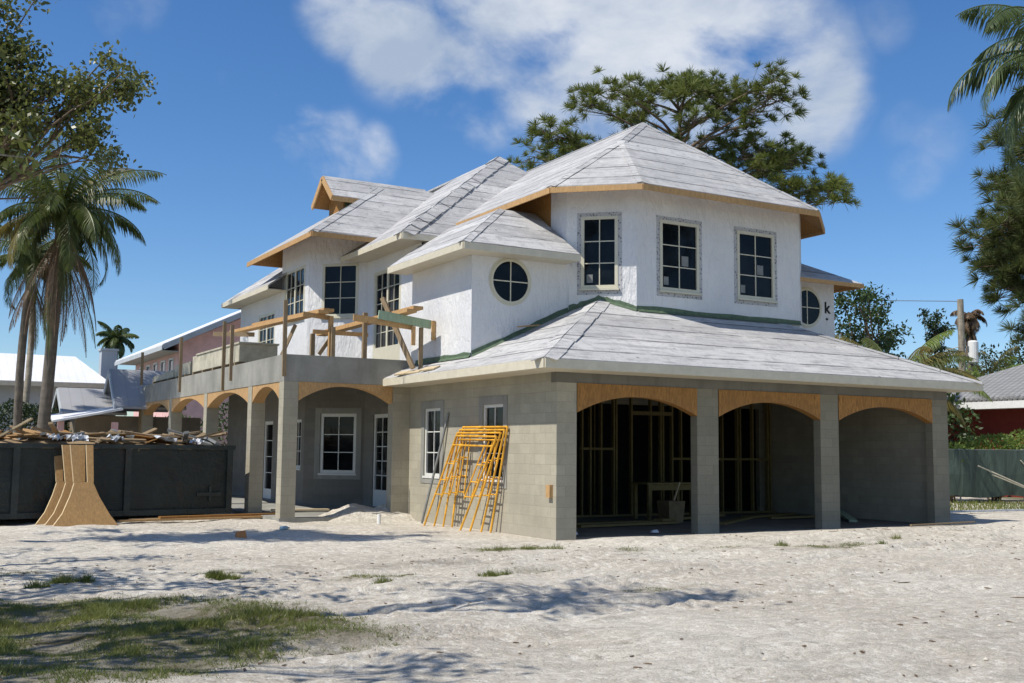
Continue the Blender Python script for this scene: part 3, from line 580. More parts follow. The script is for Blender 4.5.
# tower roof
e = 7.66; F1, F2, F3, F4 = (1.8,9,e), (1.8,3.2,e), (3.36,1.8,e), (8.75,1.8,e)
F5, F6 = (10.45,3.3,e), (10.45,9,e); AP = (6.1,5.5,10.42); RB = (6.1,13,10.42)
def pl(x, y): return min(e+.742*(y-1.8), e+.642*(x-1.8))
t = .62; CA = (1.8+(1.65/.642), 1.8+(1.65/.742), e+1.65)
mb = MB(); slab(mb, [[F2,F3,CA], [F3,F4,(6.9,5.05,10.1),AP,CA] if 0 else [F3,F4,AP,CA], [F4,F5,AP], [F5,F6,RB,AP], [F1,F2,CA,AP,RB]], .06)
TR = mb.build('roof', M['felt'], H, label='steep felted tower roof with a cut corner', fix=True)
for q in ((F3,CA,F2,F4,.13),(F2,CA,F1,F3,.13),(CA,AP,F1,F4,.15),(F4,AP,F3,F5,.15),(AP,RB,F1,F6,.15)):
    mb = MB(); cap(mb, *q, 5, .01, .012); mb.build('hip_cap', M['felt'], TR)
fascia([F1, F2, F3, F4, F5, F6], .13, M['pine'], TR, drop=.03)
dn = V((0,0,-.068))
def under(polys, parent, mat='ply', t=.02):
    mb = MB(); slab(mb, [[tuple(V(q)+dn) for q in p] for p in polys], t); return mb.build('decking', M[mat], parent)
under([[F2,F3,CA], [F3,F4,AP,CA], [F4,F5,AP], [F5,F6,RB,AP], [F1,F2,CA,AP,RB]], TR)
# bay roofs
e = 6.12; mb = MB(); b0, b1, b2, b3 = (-.52,6.98,e), (-.52,2.95,e), (2.45,2.95,e), (2.45,4.95,7.42)
slab(mb, [[b1,b2,b3,(1.45,4.95,7.42)], [b0,b1,(1.45,4.95,7.42),(1.45,8.2,7.42)], [(1.45,4.95,7.42),b3,(2.45,8.2,7.42),(1.45,8.2,7.42)]], .06)
BRF = mb.build('roof', M['felt'], H, label='small felted hip roof over the round window'); fascia([b0,b1,b2], .15, M['cream'], BRF); mb = MB(); cap(mb, b1,(1.45,4.95,7.42), b0, b2, .14, 4, .01, .015); mb.build('hip_cap', M['felt'], BRF)
MB().box(-.52,2.44,2.95,3.547,5.96,5.975).box(-.52,-.003,3.549,6.98,5.96,5.975).build('soffit', M['cream'], BRF)
e = 6.2; mb = MB(); slab(mb, [[(9.0,2.95,e),(11.5,2.95,e),(9.9,4.9,7.2),(9.0,4.9,7.2)], [(11.5,2.95,e),(11.5,7,e),(9.9,7,7.2),(9.9,4.9,7.2)]], .05)
BR2 = mb.build('roof', M['felt'], H, label='small felted hip roof at the right of the tower'); fascia([(9.0,2.95,e),(11.5,2.95,e),(11.5,7,e)], .1, M['pine'], BR2)
under([[(9.0,2.95,e),(11.5,2.95,e),(9.9,4.9,7.2),(9.0,4.9,7.2)], [(11.5,2.95,e),(11.5,7,e),(9.9,7,7.2),(9.9,4.9,7.2)]], BR2)
# main roof (ridge running back), with a wrinkled hip cap
e = 7.12; m0, m1, mp, me_ = (0,14,e), (0,7.35,e), (5,11.4,10.68), (5,22,10.68)
mb = MB(); slab(mb, [[m0,m1,mp,(5,14,10.68)], [m1,(9.5,7.35,e),mp], [(5,14,10.68),mp,(9.5,7.35,e),(10.2,22,e),me_]], .06)
MR = mb.build('roof', M['felt'], H, label='main felted hip roof between tower and balcony bay'); fascia([(0,11.6,e),m1,(2.4,7.35,e)], .15, M['cream'], MR)
mb = MB(); cap(mb, m1, mp, m0, (9.5,7.35,e), .3, 15, .025, .05); mb.build('hip_cap', M['felt'], MR)
MB().box(0,.647,7.35,11.3,6.96,6.975).box(.65,2.5,7.35,7.6,6.96,6.975).build('soffit', M['cream'], MR)
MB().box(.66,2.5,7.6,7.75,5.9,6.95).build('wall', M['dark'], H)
# balcony bay roof with gablet
e = 7.52; q0, q1, q2, q3 = (-1.35,16.3,e), (-1.35,10.3,e), (5,10.3,e), (5,16.3,e); rz = 9.78; k0, k1 = (1.9,13.3,rz), (6,13.3,rz)
mb = MB(); slab(mb, [[q1,q2,k1,k0], [q0,q1,k0], [q3,q0,k0,k1]], .06); QR = mb.build('roof', M['felt'], H, label='felted hip roof over the balcony bay')
mb = MB(); cap(mb, q1, k0, q0, q2, .16, 6, .01, .015); mb.build('hip_cap', M['felt'], QR)
fascia([q0,q1,(1.2,10.3,e)], .13, M['pine'], QR, drop=.03)
under([[q1,q2,k1,k0], [q0,q1,k0], [q3,q0,k0,k1]], QR)
gx, gy, gz_, hw, dz = 0., 13.35, 9.86, .86, .76
g0 = [(gx,gy-hw,gz_-dz),(gx,gy,gz_),(gx,gy+hw,gz_-dz)]; g1 = [(3.4,y,z) for x,y,z in g0]
mb = MB(); slab(mb, [[g0[0],g1[0],g1[1],g0[1]], [g0[1],g1[1],g1[2],g0[2]]], .06); GB = mb.build('dormer', M['felt'], H, label='small gabled dormer with bare plywood gable')
mb = MB()
for a, b in ((g0[0],g0[1]),(g0[1],g0[2])): mb.beam(V(a)-V((.01,0,.09)), V(b)-V((.01,0,.09)), .04, .17)
mb.beam(V(g0[0])-V((0,.01,.1)), V((1.6,g0[0][1]-.01,g0[0][2]-.1)), .03, .14); mb.build('fascia', M['pine'], GB)
MB().prism([(.45,gy-.6,8.),(.45,gy+.6,8.),(.45,gy+.6,9.2),(.45,gy,9.72),(.45,gy-.6,9.2)], [(.5,gy-.6,8.),(.5,gy+.6,8.),(.5,gy+.6,9.2),(.5,gy,9.72),(.5,gy-.6,9.2)]).build('gable_wall', M['ply'], GB)
MB().box(.502,2.6,gy-.6,gy-.55,8.,9.15).build('side_wall', M['green_flash'], GB)
under([[g0[0],g1[0],g1[1],g0[1]], [g0[1],g1[1],g1[2],g0[2]]], GB)
# far lower roof
e = 6.6; w0, w1 = (-1.2,19.75,e), (-1.2,14.5,e)
mb = MB(); slab(mb, [[w0,w1,(2.2,14.5,9.2),(2.2,17.,9.2)], [(5,19.75,e),w0,(2.2,17.,9.2)]], .06); FR = mb.build('roof', M['felt'], H, label='lower felted roof at the far end'); fascia([(3,19.75,e),w0,w1], .14, M['cream'], FR)
MB().box(-1.2,-.653,14.5,19.75,6.45,6.465).build('soffit', M['cream'], FR)

# ------------------------------------------------------------------ boards and temporary works on the balcony
def lumber(name, p, q, w, h, mat, label, group=None, cat='board', up=(0,0,1)):
    p, q = V(p), V(q); mid = (p+q)/2; mb = MB(); mb.beam(p-mid, q-mid, w, h, up); o = mb.build(name, mat); o.location = mid; tag(o, label, cat, group); return o
T = empty('guard_trestle', (0,0,0), label='rough lumber trestle of posts and cross rails standing on the balcony corner', cat='trestle')
def part(name, p, q, w, h, mat, parent, up=(0,0,1)): return MB().beam(p, q, w, h, up).build(name, mat, parent)
for x, y, z in ((-1.93,7.1,4.82),(-1.06,7.1,4.96)): part('post', (x,y,3.81), (x,y,z), .1, .1, M['pine'] if x < -1.5 else M['pine_grey'], T)
part('post', (-2.2,7.6,3.81), (-2.2,7.6,4.42), .1, .1, M['pine_grey'], T)
part('rail', (-2.35,7.16,4.43), (-.95,7.16,4.43), .04, .1, M['pine'], T); part('rail', (-2.6,7.18,4.84), (-1.9,7.18,4.78), .04, .11, M['pine'], T)
part('brace', (-2.15,7.25,3.9), (-1.75,7.25,4.5), .04, .09, M['pine_grey'], T)
part('brace', (-2.4,9.6,3.82), (-2.1,9.2,4.8), .04, .09, M['pine_grey'], T)
T2 = empty('guard_trestle', (0,0,0), label='trestle with a pale green top rail beside the white bay wall', cat='trestle')
part('rail', (-1.42,5.4,4.72), (-.1,5.4,4.57), .045, .2, M['green_wood'], T2); part('rail', (-2.0,5.47,4.62), (-.52,5.47,4.5), .04, .15, M['pine'], T2)
part('post', (-.06,5.34,4.2), (-.06,5.34,4.66), .05, .09, M['pine'], T2); part('post', (-.56,5.36,4.06), (-.56,5.36,4.5), .05, .09, M['pine'], T2); part('post', (-.3,5.5,3.5), (-.3,5.5,4.5), .06, .09, M['pine_grey'], T2); part('post', (-1.9,7.0,3.81), (-1.9,7.0,4.55), .06, .09, M['pine_grey'], T2)
lumber('prop', (-1.12,5.9,5.18), (-.58,5.3,3.52), .1, .1, M['pine_grey'], 'grey lumber prop leaning over the corner of the garage eave', cat='prop')
for i, (dx, dz, l) in enumerate(((0,-.01,'lower plank running over the trestle toward the green rail'),(.16,.07,'upper plank with a clean cut end beside the green rail'))):
    lumber('scaffold_plank', (-1.2+dx, 9.8, 4.66+dz), (-.75+dx, 5.05, 4.83+dz), .26, .075, M['pine'], l, 'planks on the balcony trestles', 'plank')
for i, (dx, dz, l) in enumerate(((0,0,'lower long plank running along the balcony past the corner post'),(.2,.075,'upper long plank lying on another along the balcony'))):
    lumber('scaffold_plank', (-2.45+dx, 13.6-i*1.5, 4.98+dz), (-2.15+dx, 7.0+.2*i, 4.9+dz), .27, .08, M['pine'], l, 'planks on the balcony trestles', 'plank')
lumber('guard_rail', (XB-.06, 12.9, 4.82), (XB+.9, 12.2, 4.80), .04, .12, M['pine_grey'], 'dark level rail nailed between two stakes above the concrete', cat='rail')
for (x, y, z0, z1), l in zip(((XB-.03,6.62,3.3,5.06),(XB-.03,11.8,3.2,5.07),(XB-.03,11.04,3.42,4.9),(XB-.03,16.75,3.36,5.06),(XB-.03,22.6,.3,5.02)), ('stake nailed at the near corner of the balcony', 'taller of the two stakes beside the wrapped lumber stack', 'shorter of the two stakes beside the wrapped lumber stack', 'stake between the two wrapped lumber stacks', 'long thin pole at the far corner of the balcony')):
    lumber('guard_stake', (x, y, z0), (x, y+.03, z1), .05, .09, M['pine_grey'], 'upright wooden '+l, 'stakes along the balcony edge', 'stake')
lumber('board', (-.68,5.95,3.43), (-.55,4.9,3.44), .2, .03, M['pine_pale'], 'pale board lying flat on the garage eave under the prop', 'boards on the garage eave', up=(-.4,0,.9))
lumber('board', (-.6,4.75,3.46), (-.5,4.2,3.48), .2, .03, M['pine_pale'], 'shorter pale board lying on the garage eave past the prop', 'boards on the garage eave', up=(-.4,0,.9))
lumber('board', (1.05,3.3,zr(3.3+.7-1.9)+.06-.0), (1.55,3.25,zr(2.25)+.05), .14, .03, M['pine'], 'small board lying on the roof below the round window', up=(-.4,0,.9))
for (y0, y1, z0, z1, lb, stp) in ((11.4,16.5,3.82,4.45,'nearer high stack of long boards in pale sheeting on the balcony',0),(17.,22.2,3.82,4.33,'farther low stack of long boards in pale sheeting on the balcony',1)):
    P_ = empty('board_stack', (-2.35, (y0+y1)/2, z0), label=lb, cat='lumber stack', group='wrapped stacks of boards on the balcony'); L = (y1-y0)/2; hh = z1-z0
    mb = MB()
    if stp:
        mb.box(-.55,.5,-L*.2,L,.13,hh*.62); mb.box(-.5,.45,-L,-L*.2-.02,.13,hh*1.02); mb.box(-.45,.4,-L*.2,L*.5,hh*.62+.003,hh*.8)
    else: mb.box(-.55,.5,-L,L,.15,hh); mb.box(-.58,.53,-L-.05,L-.5,hh+.003,hh+.05)
    mb.build('sheeted_boards', M['bag'], P_)
    for yy in (-.9,-.45,0,.45,.9): MB().box(-.6,.5,yy*L-.05,yy*L+.05,0,.128).build('bearer', M['pine_grey'], P_)

# ------------------------------------------------------------------ yellow scaffold frames against the side wall
for i in range(4):
    BL, BRt = V(((-.55,4.63,0),(-.44,4.35,0),(-.33,4.12,0),(-.22,3.91,0))[i]), V(((-.5,2.98,0),(-.4,2.72,0),(-.3,2.42,0),(-.2,2.2,0))[i])
    TL, TRt = V(((-.22,3.76,1.97),(-.16,3.84,2.03),(-.1,3.83,2.1),(-.05,3.78,2.16))[i]), V(((-.22,1.95,1.94),(-.16,1.88,2.02),(-.1,1.83,2.08),(-.05,1.8,2.14))[i])
    BL.z = gz(BL.x, BL.y)-.01; BRt.z = gz(BRt.x, BRt.y)-.01
    c = (BL+BRt)/2; r = empty('yellow_scaffold', c, label=('front scaffold frame of the yellow bundle, nearest the sand', 'second yellow scaffold frame counting from the front', 'third yellow scaffold frame, behind two others', 'rearmost yellow scaffold frame touching the block wall')[i], cat='scaffold frame', group='yellow scaffold frames leaning on the block wall')
    def q(p): return p-c
    R_ = .022
    MB().tube([q(BL), q(TL)], R_, 8).build('leg', M['yellow'], r); MB().tube([q(BRt), q(TRt)], R_, 8).build('leg', M['yellow'], r)
    MB().tube([q(TL), q(TRt)], R_, 8).build('top_bar', M['yellow'], r)
    lo = TL.lerp(BL, .10), TRt.lerp(BRt, .10)
    if i % 2 == 0: MB().tube([q(lo[0]), q(lo[1])], .02, 8).build('lower_bar', M['yellow'], r)
    for A_, Bt, oth in ((TL, BL, TRt), (TRt, BRt, TL)):
        dv = (oth-A_)*.2; p0, p1 = A_+dv*1.0+(Bt-A_)*.09, A_.lerp(Bt, .66)+dv; mb = MB(); mb.tube([q(p0), q(p1)], .017, 6)
        for f in (.3, .48, .64): mb.tube([q(A_.lerp(Bt, f)), q(A_.lerp(Bt, f)+dv)], .016, 6)
        mb.build('ladder_rail', M['yellow'], r)
mb = MB(); mb.beam((0,0,0), (.27,-.75,2.5), .04, .04); o = mb.build('steel_bar', M['steel']); o.location = (-.29, 5.3, .0); tag(o, 'long thin grey steel bar leaning beside the left window', 'steel bar', None)

# ------------------------------------------------------------------ dumpster with debris
ang = math.radians(8); D_ = empty('dumpster', (-3.65, 8.95, 0), math.radians(8), label='long dark open-top dumpster heaped with boards', cat='dumpster')
Ld, Wd, Hd = 7.3, 2.3, 1.62
mb = MB(); mb.box(-Ld,0,0,.06,.12,Hd); mb.box(-Ld,0,Wd-.06,Wd,.12,Hd); mb.box(-.06,0,.061,Wd-.061,.12,Hd); mb.box(-Ld,-Ld+.06,.061,Wd-.061,.12,Hd); mb.box(-Ld+.061,-.061,.061,Wd-.061,.12,.2); mb.build('body', M['dump'], D_)
mb = MB(); mb.box(-Ld-.03,.03,-.07,.09,Hd+.002,Hd+.10); mb.box(-Ld-.03,.03,Wd-.09,Wd+.05,Hd+.002,Hd+.1); mb.box(-.07,.05,.092,Wd-.092,Hd+.002,Hd+.1); mb.build('top_rim', M['dump_rib'], D_)
for x in (-.10,-2.55,-4.95,-7.2): MB().box(x-.07,x+.07,-.07,-.002,.12,Hd).build('rib', M['dump_rib'], D_)
MB().box(-Ld,0,-.06,-.002,.10,.22).build('bottom_rail', M['dump_rib'], D_)
MB().box(-.9,-.3,-.055,-.003,.52,.6).box(-.6,-.54,-.05,-.004,.4,.75).build('latch', M['dump_rib'], D_)
for x in (-.5, -6.8): MB().tube([(x,.2,.1),(x,Wd-.2,.1)], .1, 12).build('roller', M['steel'], D_)
ca, sa = math.cos(ang), math.sin(ang)
def dloc(x, y): return (-3.65+x*ca-y*sa, 8.95+x*sa+y*ca)
mb = MB(); n = 24; hs = {}
for i in range(n+1):
    for j in range(7): hs[i,j] = 1.42+.42*math.sin(math.pi*j/6)**.7*(.55+.45*math.sin(math.pi*(i+.5)/(n+1))**.5)+.12*mn.noise(V((i*.5, j*.9, 1)))
for i in range(n):
    for j in range(6):
        mb.face([(*dloc(-Ld+.07+(Ld-.14)*a/n, .07+(Wd-.14)*b/6), hs[a,b]) for a, b in ((i,j),(i+1,j),(i+1,j+1),(i,j+1))])
mb.build('rubble', M['pine_grey'], fix=False, kind='stuff', label='heap of broken building waste filling the dumpster', cat='rubble')
protos = []
for (l, w, h, mt) in ((1.3,.15,.04,'pine_grey'),(.9,.3,.02,'ply'),(1.7,.1,.05,'pine_grey'),(.7,.22,.03,'pine'),(1.1,.12,.06,'steel')):
    mb = MB(); mb.box(-l/2,l/2-.1,-w/2,w/2,-h/2,h/2); mb.prism([(l/2-.1,-w/2,-h/2),(l/2,-w/4,-h/2),(l/2-.03,w/2,-h/2),(l/2-.1,w/2,-h/2)], [(l/2-.1,-w/2,h/2),(l/2,-w/4,h/2),(l/2-.03,w/2,h/2),(l/2-.1,w/2,h/2)])
    protos.append(mb.build('debris_board', M[mt]))
names = ['weathered broken board heaped in the dark dumpster', 'orange plywood scrap heaped in the dark dumpster', 'long grey stick heaped in the dark dumpster', 'short yellow offcut heaped in the dark dumpster', 'grey metal strip heaped in the dark dumpster']
cnt = 0
for i in range(90):
    k = i % 5; o = protos[k] if i < 5 else protos[k].copy()
    if i >= 5: COL.objects.link(o)
    x = -rnd.uniform(.3, Ld-.4); y = rnd.uniform(.5, Wd-.4); X, Y = dloc(x, y)
    top_ = 1.62+.30*math.sin(math.pi*min(1, max(0, y/Wd)))+rnd.uniform(-.08, .05)
    o.location = (X, Y, top_); o.rotation_euler = (rnd.uniform(-.4,.4), rnd.uniform(-.28,.28), rnd.uniform(0,6.28)); tag(o, names[k], 'debris', 'debris of the kind: '+names[k])
for i, (x, y, dz, t0, rzz) in enumerate(((-5.55,.35,.28,-1.15,.6),(-6.6,.4,.12,-.12,.2),(-5.0,.5,.2,-.55,-.4))):
    X, Y = dloc(x, y); mb = MB(); mb.box(-.55,.55,-.06,.06,-.02,.02); o = mb.build('debris_plank', M['pine_pale'] if i else M['bag']); o.location = (X, Y, 1.78+dz); o.rotation_euler = (0, t0, rzz); tag(o, ('pale plank sticking steeply up from the dumpster heap', 'grey plank lying level over the dumpster rim at the left', 'plank poking out slanting from the dumpster heap')[i], 'plank', 'planks standing out of the dumpster heap')
for i in range(7):
    mb = MB(); n = 7; s = rnd.uniform(.10, .22); z = {(a,b): (.13*mn.noise(V((a*.45+i*9, b*.6, 2+i*3)))+.05*mn.noise(V((a*1.3, b*1.3+i*5, 7)))) for a in range(n+1) for b in range(n+1)}
    for a in range(n):
        for b in range(n): mb.face([((p/n-.5)*2*s*1.6, (r_2/n-.5)*2*s, z[p,r_2]) for p, r_2 in ((a,b),(a+1,b),(a+1,b+1),(a,b+1))])
    o = mb.build('crumpled_sheet', M['paper'], fix=False, smooth=True); x = -rnd.choice((.3,.8,1.6,2.3,2.7,3.0,3.3,3.6,4.1)); X, Y = dloc(x, rnd.uniform(.15,.6)); o.location = (X, Y, 1.80+rnd.uniform(0,.08)); o.rotation_euler = (rnd.uniform(.05,.4), rnd.uniform(-.25,.25), rnd.uniform(0,3.)); tag(o, 'crumpled white sheet lying on the dumpster heap', 'sheet', 'white sheets on the dumpster heap')
# three plywood column forms leaning on the dumpster
def wood_form(loc, rz, label):
    r = empty('column_form', loc, rz, label=label, cat='wooden form', group='plywood forms leaning on the dumpster')
    th = .085
    out = [(-.66,0),(.66,0),(.50,.22),(.30,.60),(.19,.90),(-.19,.90),(-.29,.62),(-.46,.26)]
    tilt = .42
    def P(x, z, k): return V((x, tilt*z+k, z))
    mb = MB(); mb.prism([P(x,z,0) for x,z in out], [P(x,z,th) for x,z in out]); mb.m = [0, 0]+[1]*len(out); mb.build('flared_panel', [M['ply2'], M['pine_pale']], r)
    for a, b in ((-.24,-.07),(.09,.235)):
        mb = MB(); mb.prism([P(a*.86,.902,0),P(b*.86,.902,0),P(b,1.70,0),P(a,1.70,0)], [P(a*.86,.902,th),P(b*.86,.902,th),P(b,1.70,th),P(a,1.70,th)]); mb.m = [0, 0]+[1]*4; mb.build('leg', [M['ply2'], M['pine_pale']], r)
    return r
for i, (x, y) in enumerate(((-7.24,7.10),(-7.36,7.44),(-7.50,7.78))):
    wood_form((x, y, gz(x,y)-.02), math.radians(4), ('front plywood form with two upright legs above a flared panel', 'middle plywood form half hidden behind the front one', 'rearmost plywood form at the left of the three')[i])
# boards on the ground
for (p, q, l, mt) in (((-6.5,7.6,.05),(-2.3,8.1,.05),'long board on the sand in front of the dumpster','pine'),((-6.2,7.85,.05),(-2.7,8.45,.06),'second long board close behind the first on the sand','pine_grey'),((-5.6,7.75,.10),(-2.4,8.25,.10),'long board lying across the top of two others','ply')):
    lumber('ground_board', p, q, .14, .045, M[mt], l, 'boards on the sand by the dumpster')
lumber('ground_board', (-2.6,9.1,.14), (-1.2,8.9,.14), .3, .04, M['pine_pale'], 'pale board on the porch slab between the columns', cat='board')
# dirt mound
mb = MB(); n = 26; cx, cy = -.55, 7.35; R1 = 1.75
hh = {}
for i in range(n+1):
    for j in range(n+1):
        x, y = (i/n-.5)*2*R1, (j/n-.5)*2*1.0; d = math.hypot(x/R1, y/1.0); h = .36*max(0, 1-d)**.8*(1+.0*x) + .16*max(0, 1-math.hypot((x+.9)/.9, y/.8)); hh[i,j] = (cx+x, cy+y-.2, h*(1+.35*mn.fractal(V((x*2.2,y*2.2,0)),1.,2.,3))-.05)
for i in range(n):
    for j in range(n): mb.face([hh[i,j], hh[i+1,j], hh[i+1,j+1], hh[i,j+1]])
mb.build('dirt', M['sand'], fix=False, smooth=True, kind='stuff', label='low mound of sandy soil at the porch foot', cat='dirt')
o = MB().tube([(0,0,-.1),(0,0,.22)], .045, 12).build('pipe_stub', M['pvc']); o.location = (-1.32,5.35,0); tag(o, 'short white pipe stub standing upright in the sand', 'pipe')
mb = MB(); mb.prism([(-.1,-.08,0),(.11,-.07,0),(.1,.08,0),(-.08,.09,0)], [(-.08,-.06,.12),(.07,-.08,.14),(.09,.05,.11),(-.07,.07,.1)]); o = mb.build('brick_fragment', M['orange']); o.location = (-5.15,2.92,gz(-5.15,2.92)); tag(o, 'broken orange block lying on the open sand', 'brick')
o = MB().tube([(0,0,0),(.16,0,0),(.2,0,0),(.24,0,0)], [.045,.045,.02,.018], 10).build('bottle', M['bluebottle'], smooth=True); o.location = (-4.0,4.05,gz(-4,4.05)+.045); o.rotation_euler = (0,0,.5); tag(o, 'pale blue plastic bottle lying on the sand', 'bottle')
lumber('stick', (8.6,-.9,.12), (10.9,-.75,.13), .05, .03, M['pine_grey'], 'long thin stick on the sand before the right arch', cat='stick')
# things in the garage
r = empty('work_table', (5.75, 4.2, .02), label='rough lumber work table inside the left arch', cat='table')
MB().box(-.75,.75,-.35,.35,.86,.9).build('top', M['stud'], r)
for x in (-.65,.65):
    for y in (-.28,.28): MB().box(x-.04,x+.04,y-.04,y+.04,0,.858).build('leg', M['stud'], r)
MB().box(-.7,.7,-.33,-.29,.72,.85).build('apron', M['stud'], r)
r = MB().prism([(-.2,-.2,0),(.2,-.2,0),(.2,.2,0),(-.2,.2,0)], [(-.24,-.24,.5),(.24,-.24,.5),(.24,.24,.5),(-.24,.24,.5)]).build('waste_box', M['bucket']); r.location = (5.2,3.2,.02); tag(r, 'dull brown box standing open on the garage floor', 'box')
lumber('stick', (5.2,3.2,.3), (5.5,3.25,.95), .03, .03, M['pine_pale'], 'pale stick standing up out of the brown box', cat='stick')
for i, (p, q, w) in enumerate((((1.4,2.9,.06),(5.,3.1,.06),.3),((2.,2.3,.06),(4.8,2.5,.07),.2),((7.9,3.6,.06),(10.2,4.4,.06),.3),((8.2,3.1,.06),(10.4,3.0,.08),.15),((4.6,2.9,.10),(7.4,4.0,.10),.25),((9.4,1.5,.05),(10.5,3.2,.28),.2),((5.6,1.9,.05),(7.8,3.4,.06),.2))):
    lumber('floor_board', p, q, w, .05, M['green_wood'] if i == 5 else M['stud'], ('wide board lying behind the left arch', 'narrow board nearest the left arch opening', 'wide board lying deep behind the middle arch', 'thin board lying by the right garage wall', 'board lying across another near the second column', 'greenish board propped against the right garage wall', 'board lying behind the second column')[i], 'boards on the garage floor')
for i, (x, y) in enumerate(((.75,.55),(2.6,.4))):
    mb = MB(); mb.prism([(-.09,-.03,0),(.08,-.05,0),(.1,.05,0),(-.07,.06,0)], [(-.05,-.02,.05),(.05,-.03,.06),(.06,.03,.04),(-.04,.04,.05)]); o = mb.build('rag', M['paper']); o.location = (x, y, .04); tag(o, ('white scrap on the floor beside the corner pier', 'white scrap in the middle of the left arch opening')[i], 'scrap')

# ------------------------------------------------------------------ neighbours
def box_house(name, label, x0, x1, y0, y1, zw, mat, cat='house'):
    r = empty(name, (0,0,0), label=label, cat=cat); MB().box(x0,x1,y0,y1,-.2,zw).build('wall', mat, r); return r
def flat_win(parent, p0, p1, a0, a1, z0, z1, mat, c=1, rws=2): return glazed('window', Frame(p0, p1), a0, a1, z0, z1, c, rws, mat, k=.06, fw=.08, sill=False, parent=parent)
# pink house behind the balcony
r = empty('pink_house', (0,0,0), label='pink two-storey house with a thin white metal roof behind the balcony', cat='house')
mb = MB(); mb.prism([(.45,33.2,-.2),(11,33.2,-.2),(11,33.2,6.4),(5.7,33.2,8.9),(.45,33.2,6.4)], [(.45,43,-.2),(11,43,-.2),(11,43,6.4),(5.7,43,8.9),(.45,43,6.4)]); mb.build('wall', M['pink'], r)
mb = MB(); slab(mb, [[(-.4,32.5,6.28),(5.7,32.5,9.25),(5.7,44,9.25),(-.4,44,6.28)], [(5.7,32.5,9.25),(12,32.5,6.2),(12,44,6.2),(5.7,44,9.25)]], .1); mb.build('roof', M['whiteroof'], r)
mb = MB(); mb.beam((-.4,32.46,6.12),(5.7,32.46,9.09),.04,.22); mb.beam((-.43,32.5,6.1),(-.43,44,6.1),.05,.2); mb.box(-.39,.44,33.2,43,6.0,6.05); mb.build('fascia', M['bluegrey'], r)
flat_win(r, (.45,33.2), (11,33.2), .9, 2.3, 4.7, 5.8, M['white'])
for i in range(5): flat_win(r, (.45,43), (.45,33.2), 1.3+i*1.7, 2.2+i*1.7, 4.5, 5.8, M['white'])
# white-roofed house at the left
r = empty('white_roofed_house', (0,0,0), label='pale house with a broad bright white roof behind the palms', cat='house')
MB().box(-15,-1.2,45.8,54,-.2,4.95).build('wall', M['bluegrey'], r)
mb = MB(); slab(mb, [[(-15.5,45,5.0),(-.4,45,5.1),(-1.8,48.6,6.75),(-6.5,48.6,6.75)], [(-.4,45,5.1),(-.4,54.6,5.1),(-1.8,48.6,6.75)], [(-15.5,45,5.0),(-6.5,48.6,6.75),(-1.8,48.6,6.75),(-.4,54.6,5.1),(-15.5,54.6,5.0)]], .1); mb.build('roof', M['whiteroof'], r)
mb = MB(); mb.beam((-15.5,44.96,4.86),(-.4,44.96,4.96),.06,.24); mb.build('fascia', M['cream'], r)
MB().box(-.55,.3,47.6,48.4,4.9,7.1).box(-.62,.37,47.53,48.47,7.102,7.22).build('chimney', M['bluegrey'], r)
flat_win(r, (-15,45.8), (-1.2,45.8), 7.6, 8.8, 2.2, 4.2, M['tan'])
r2 = empty('far_white_house', (0,0,0), label='far house whose white roof shows at the left edge', cat='house')
MB().box(-22,-10,60,68,-.2,6).build('wall', M['bluegrey'], r2); mb = MB(); slab(mb, [[(-23,59,6.1),(-8.5,59,6.1),(-10.5,63,7.9),(-20,63,7.9)],[(-8.5,59,6.1),(-8.5,69,6.1),(-10.5,63,7.9)]], .1); mb.build('roof', M['whiteroof'], r2)
# cottage with two grey gables
r = empty('grey_roofed_cottage', (0,0,0), label='low cottage with two steep grey metal gables beyond the dumpster', cat='cottage')
MB().box(-5.3,-1.,22.9,27,-.2,2.75).build('wall', M['tan'], r)
def gable(x0, x1, yc, hw, ze, zt, nm):
    mb = MB(); slab(mb, [[(x0,yc-hw,ze),(x1,yc-hw,ze),(x1,yc,zt),(x0,yc,zt)], [(x0,yc,zt),(x1,yc,zt),(x1,yc+hw,ze),(x0,yc+hw,ze)]], .08); o = mb.build('roof', M['greyroof'], r)
    mb = MB(); mb.prism([(x0+.25,yc-hw+.15,ze-.05),(x0+.25,yc,zt-.12),(x0+.25,yc+hw-.15,ze-.05)], [(x0+.3,yc-hw+.15,ze-.05),(x0+.3,yc,zt-.12),(x0+.3,yc+hw-.15,ze-.05)]); mb.build('gable_wall', M['tan'], o)
    mb = MB(); mb.beam((x0-.02,yc-hw,ze-.1),(x0-.02,yc,zt-.1),.05,.16); mb.beam((x0-.02,yc,zt-.1),(x0-.02,yc+hw,ze-.1),.05,.16); mb.build('bargeboard', M['bluegrey'], o)
gable(-5.75, -3.6, 24.2, 1.35, 2.85, 3.75, 0); gable(-4.2, -1.8, 23.2, 1.45, 3.05, 4.42, 1)
mb = MB(); slab(mb, [[(-6.2,21.6,2.52),(-4.0,21.4,2.98),(-4.0,23.1,3.1),(-6.1,23.1,2.75)]], .07); mb.build('porch_roof', M['whiteroof'], r)
for x, y in ((-5.9,21.9),(-4.2,21.7)): MB().box(x-.1,x+.1,y-.1,y+.1,-.2,2.5).build('post', M['pink'], r)
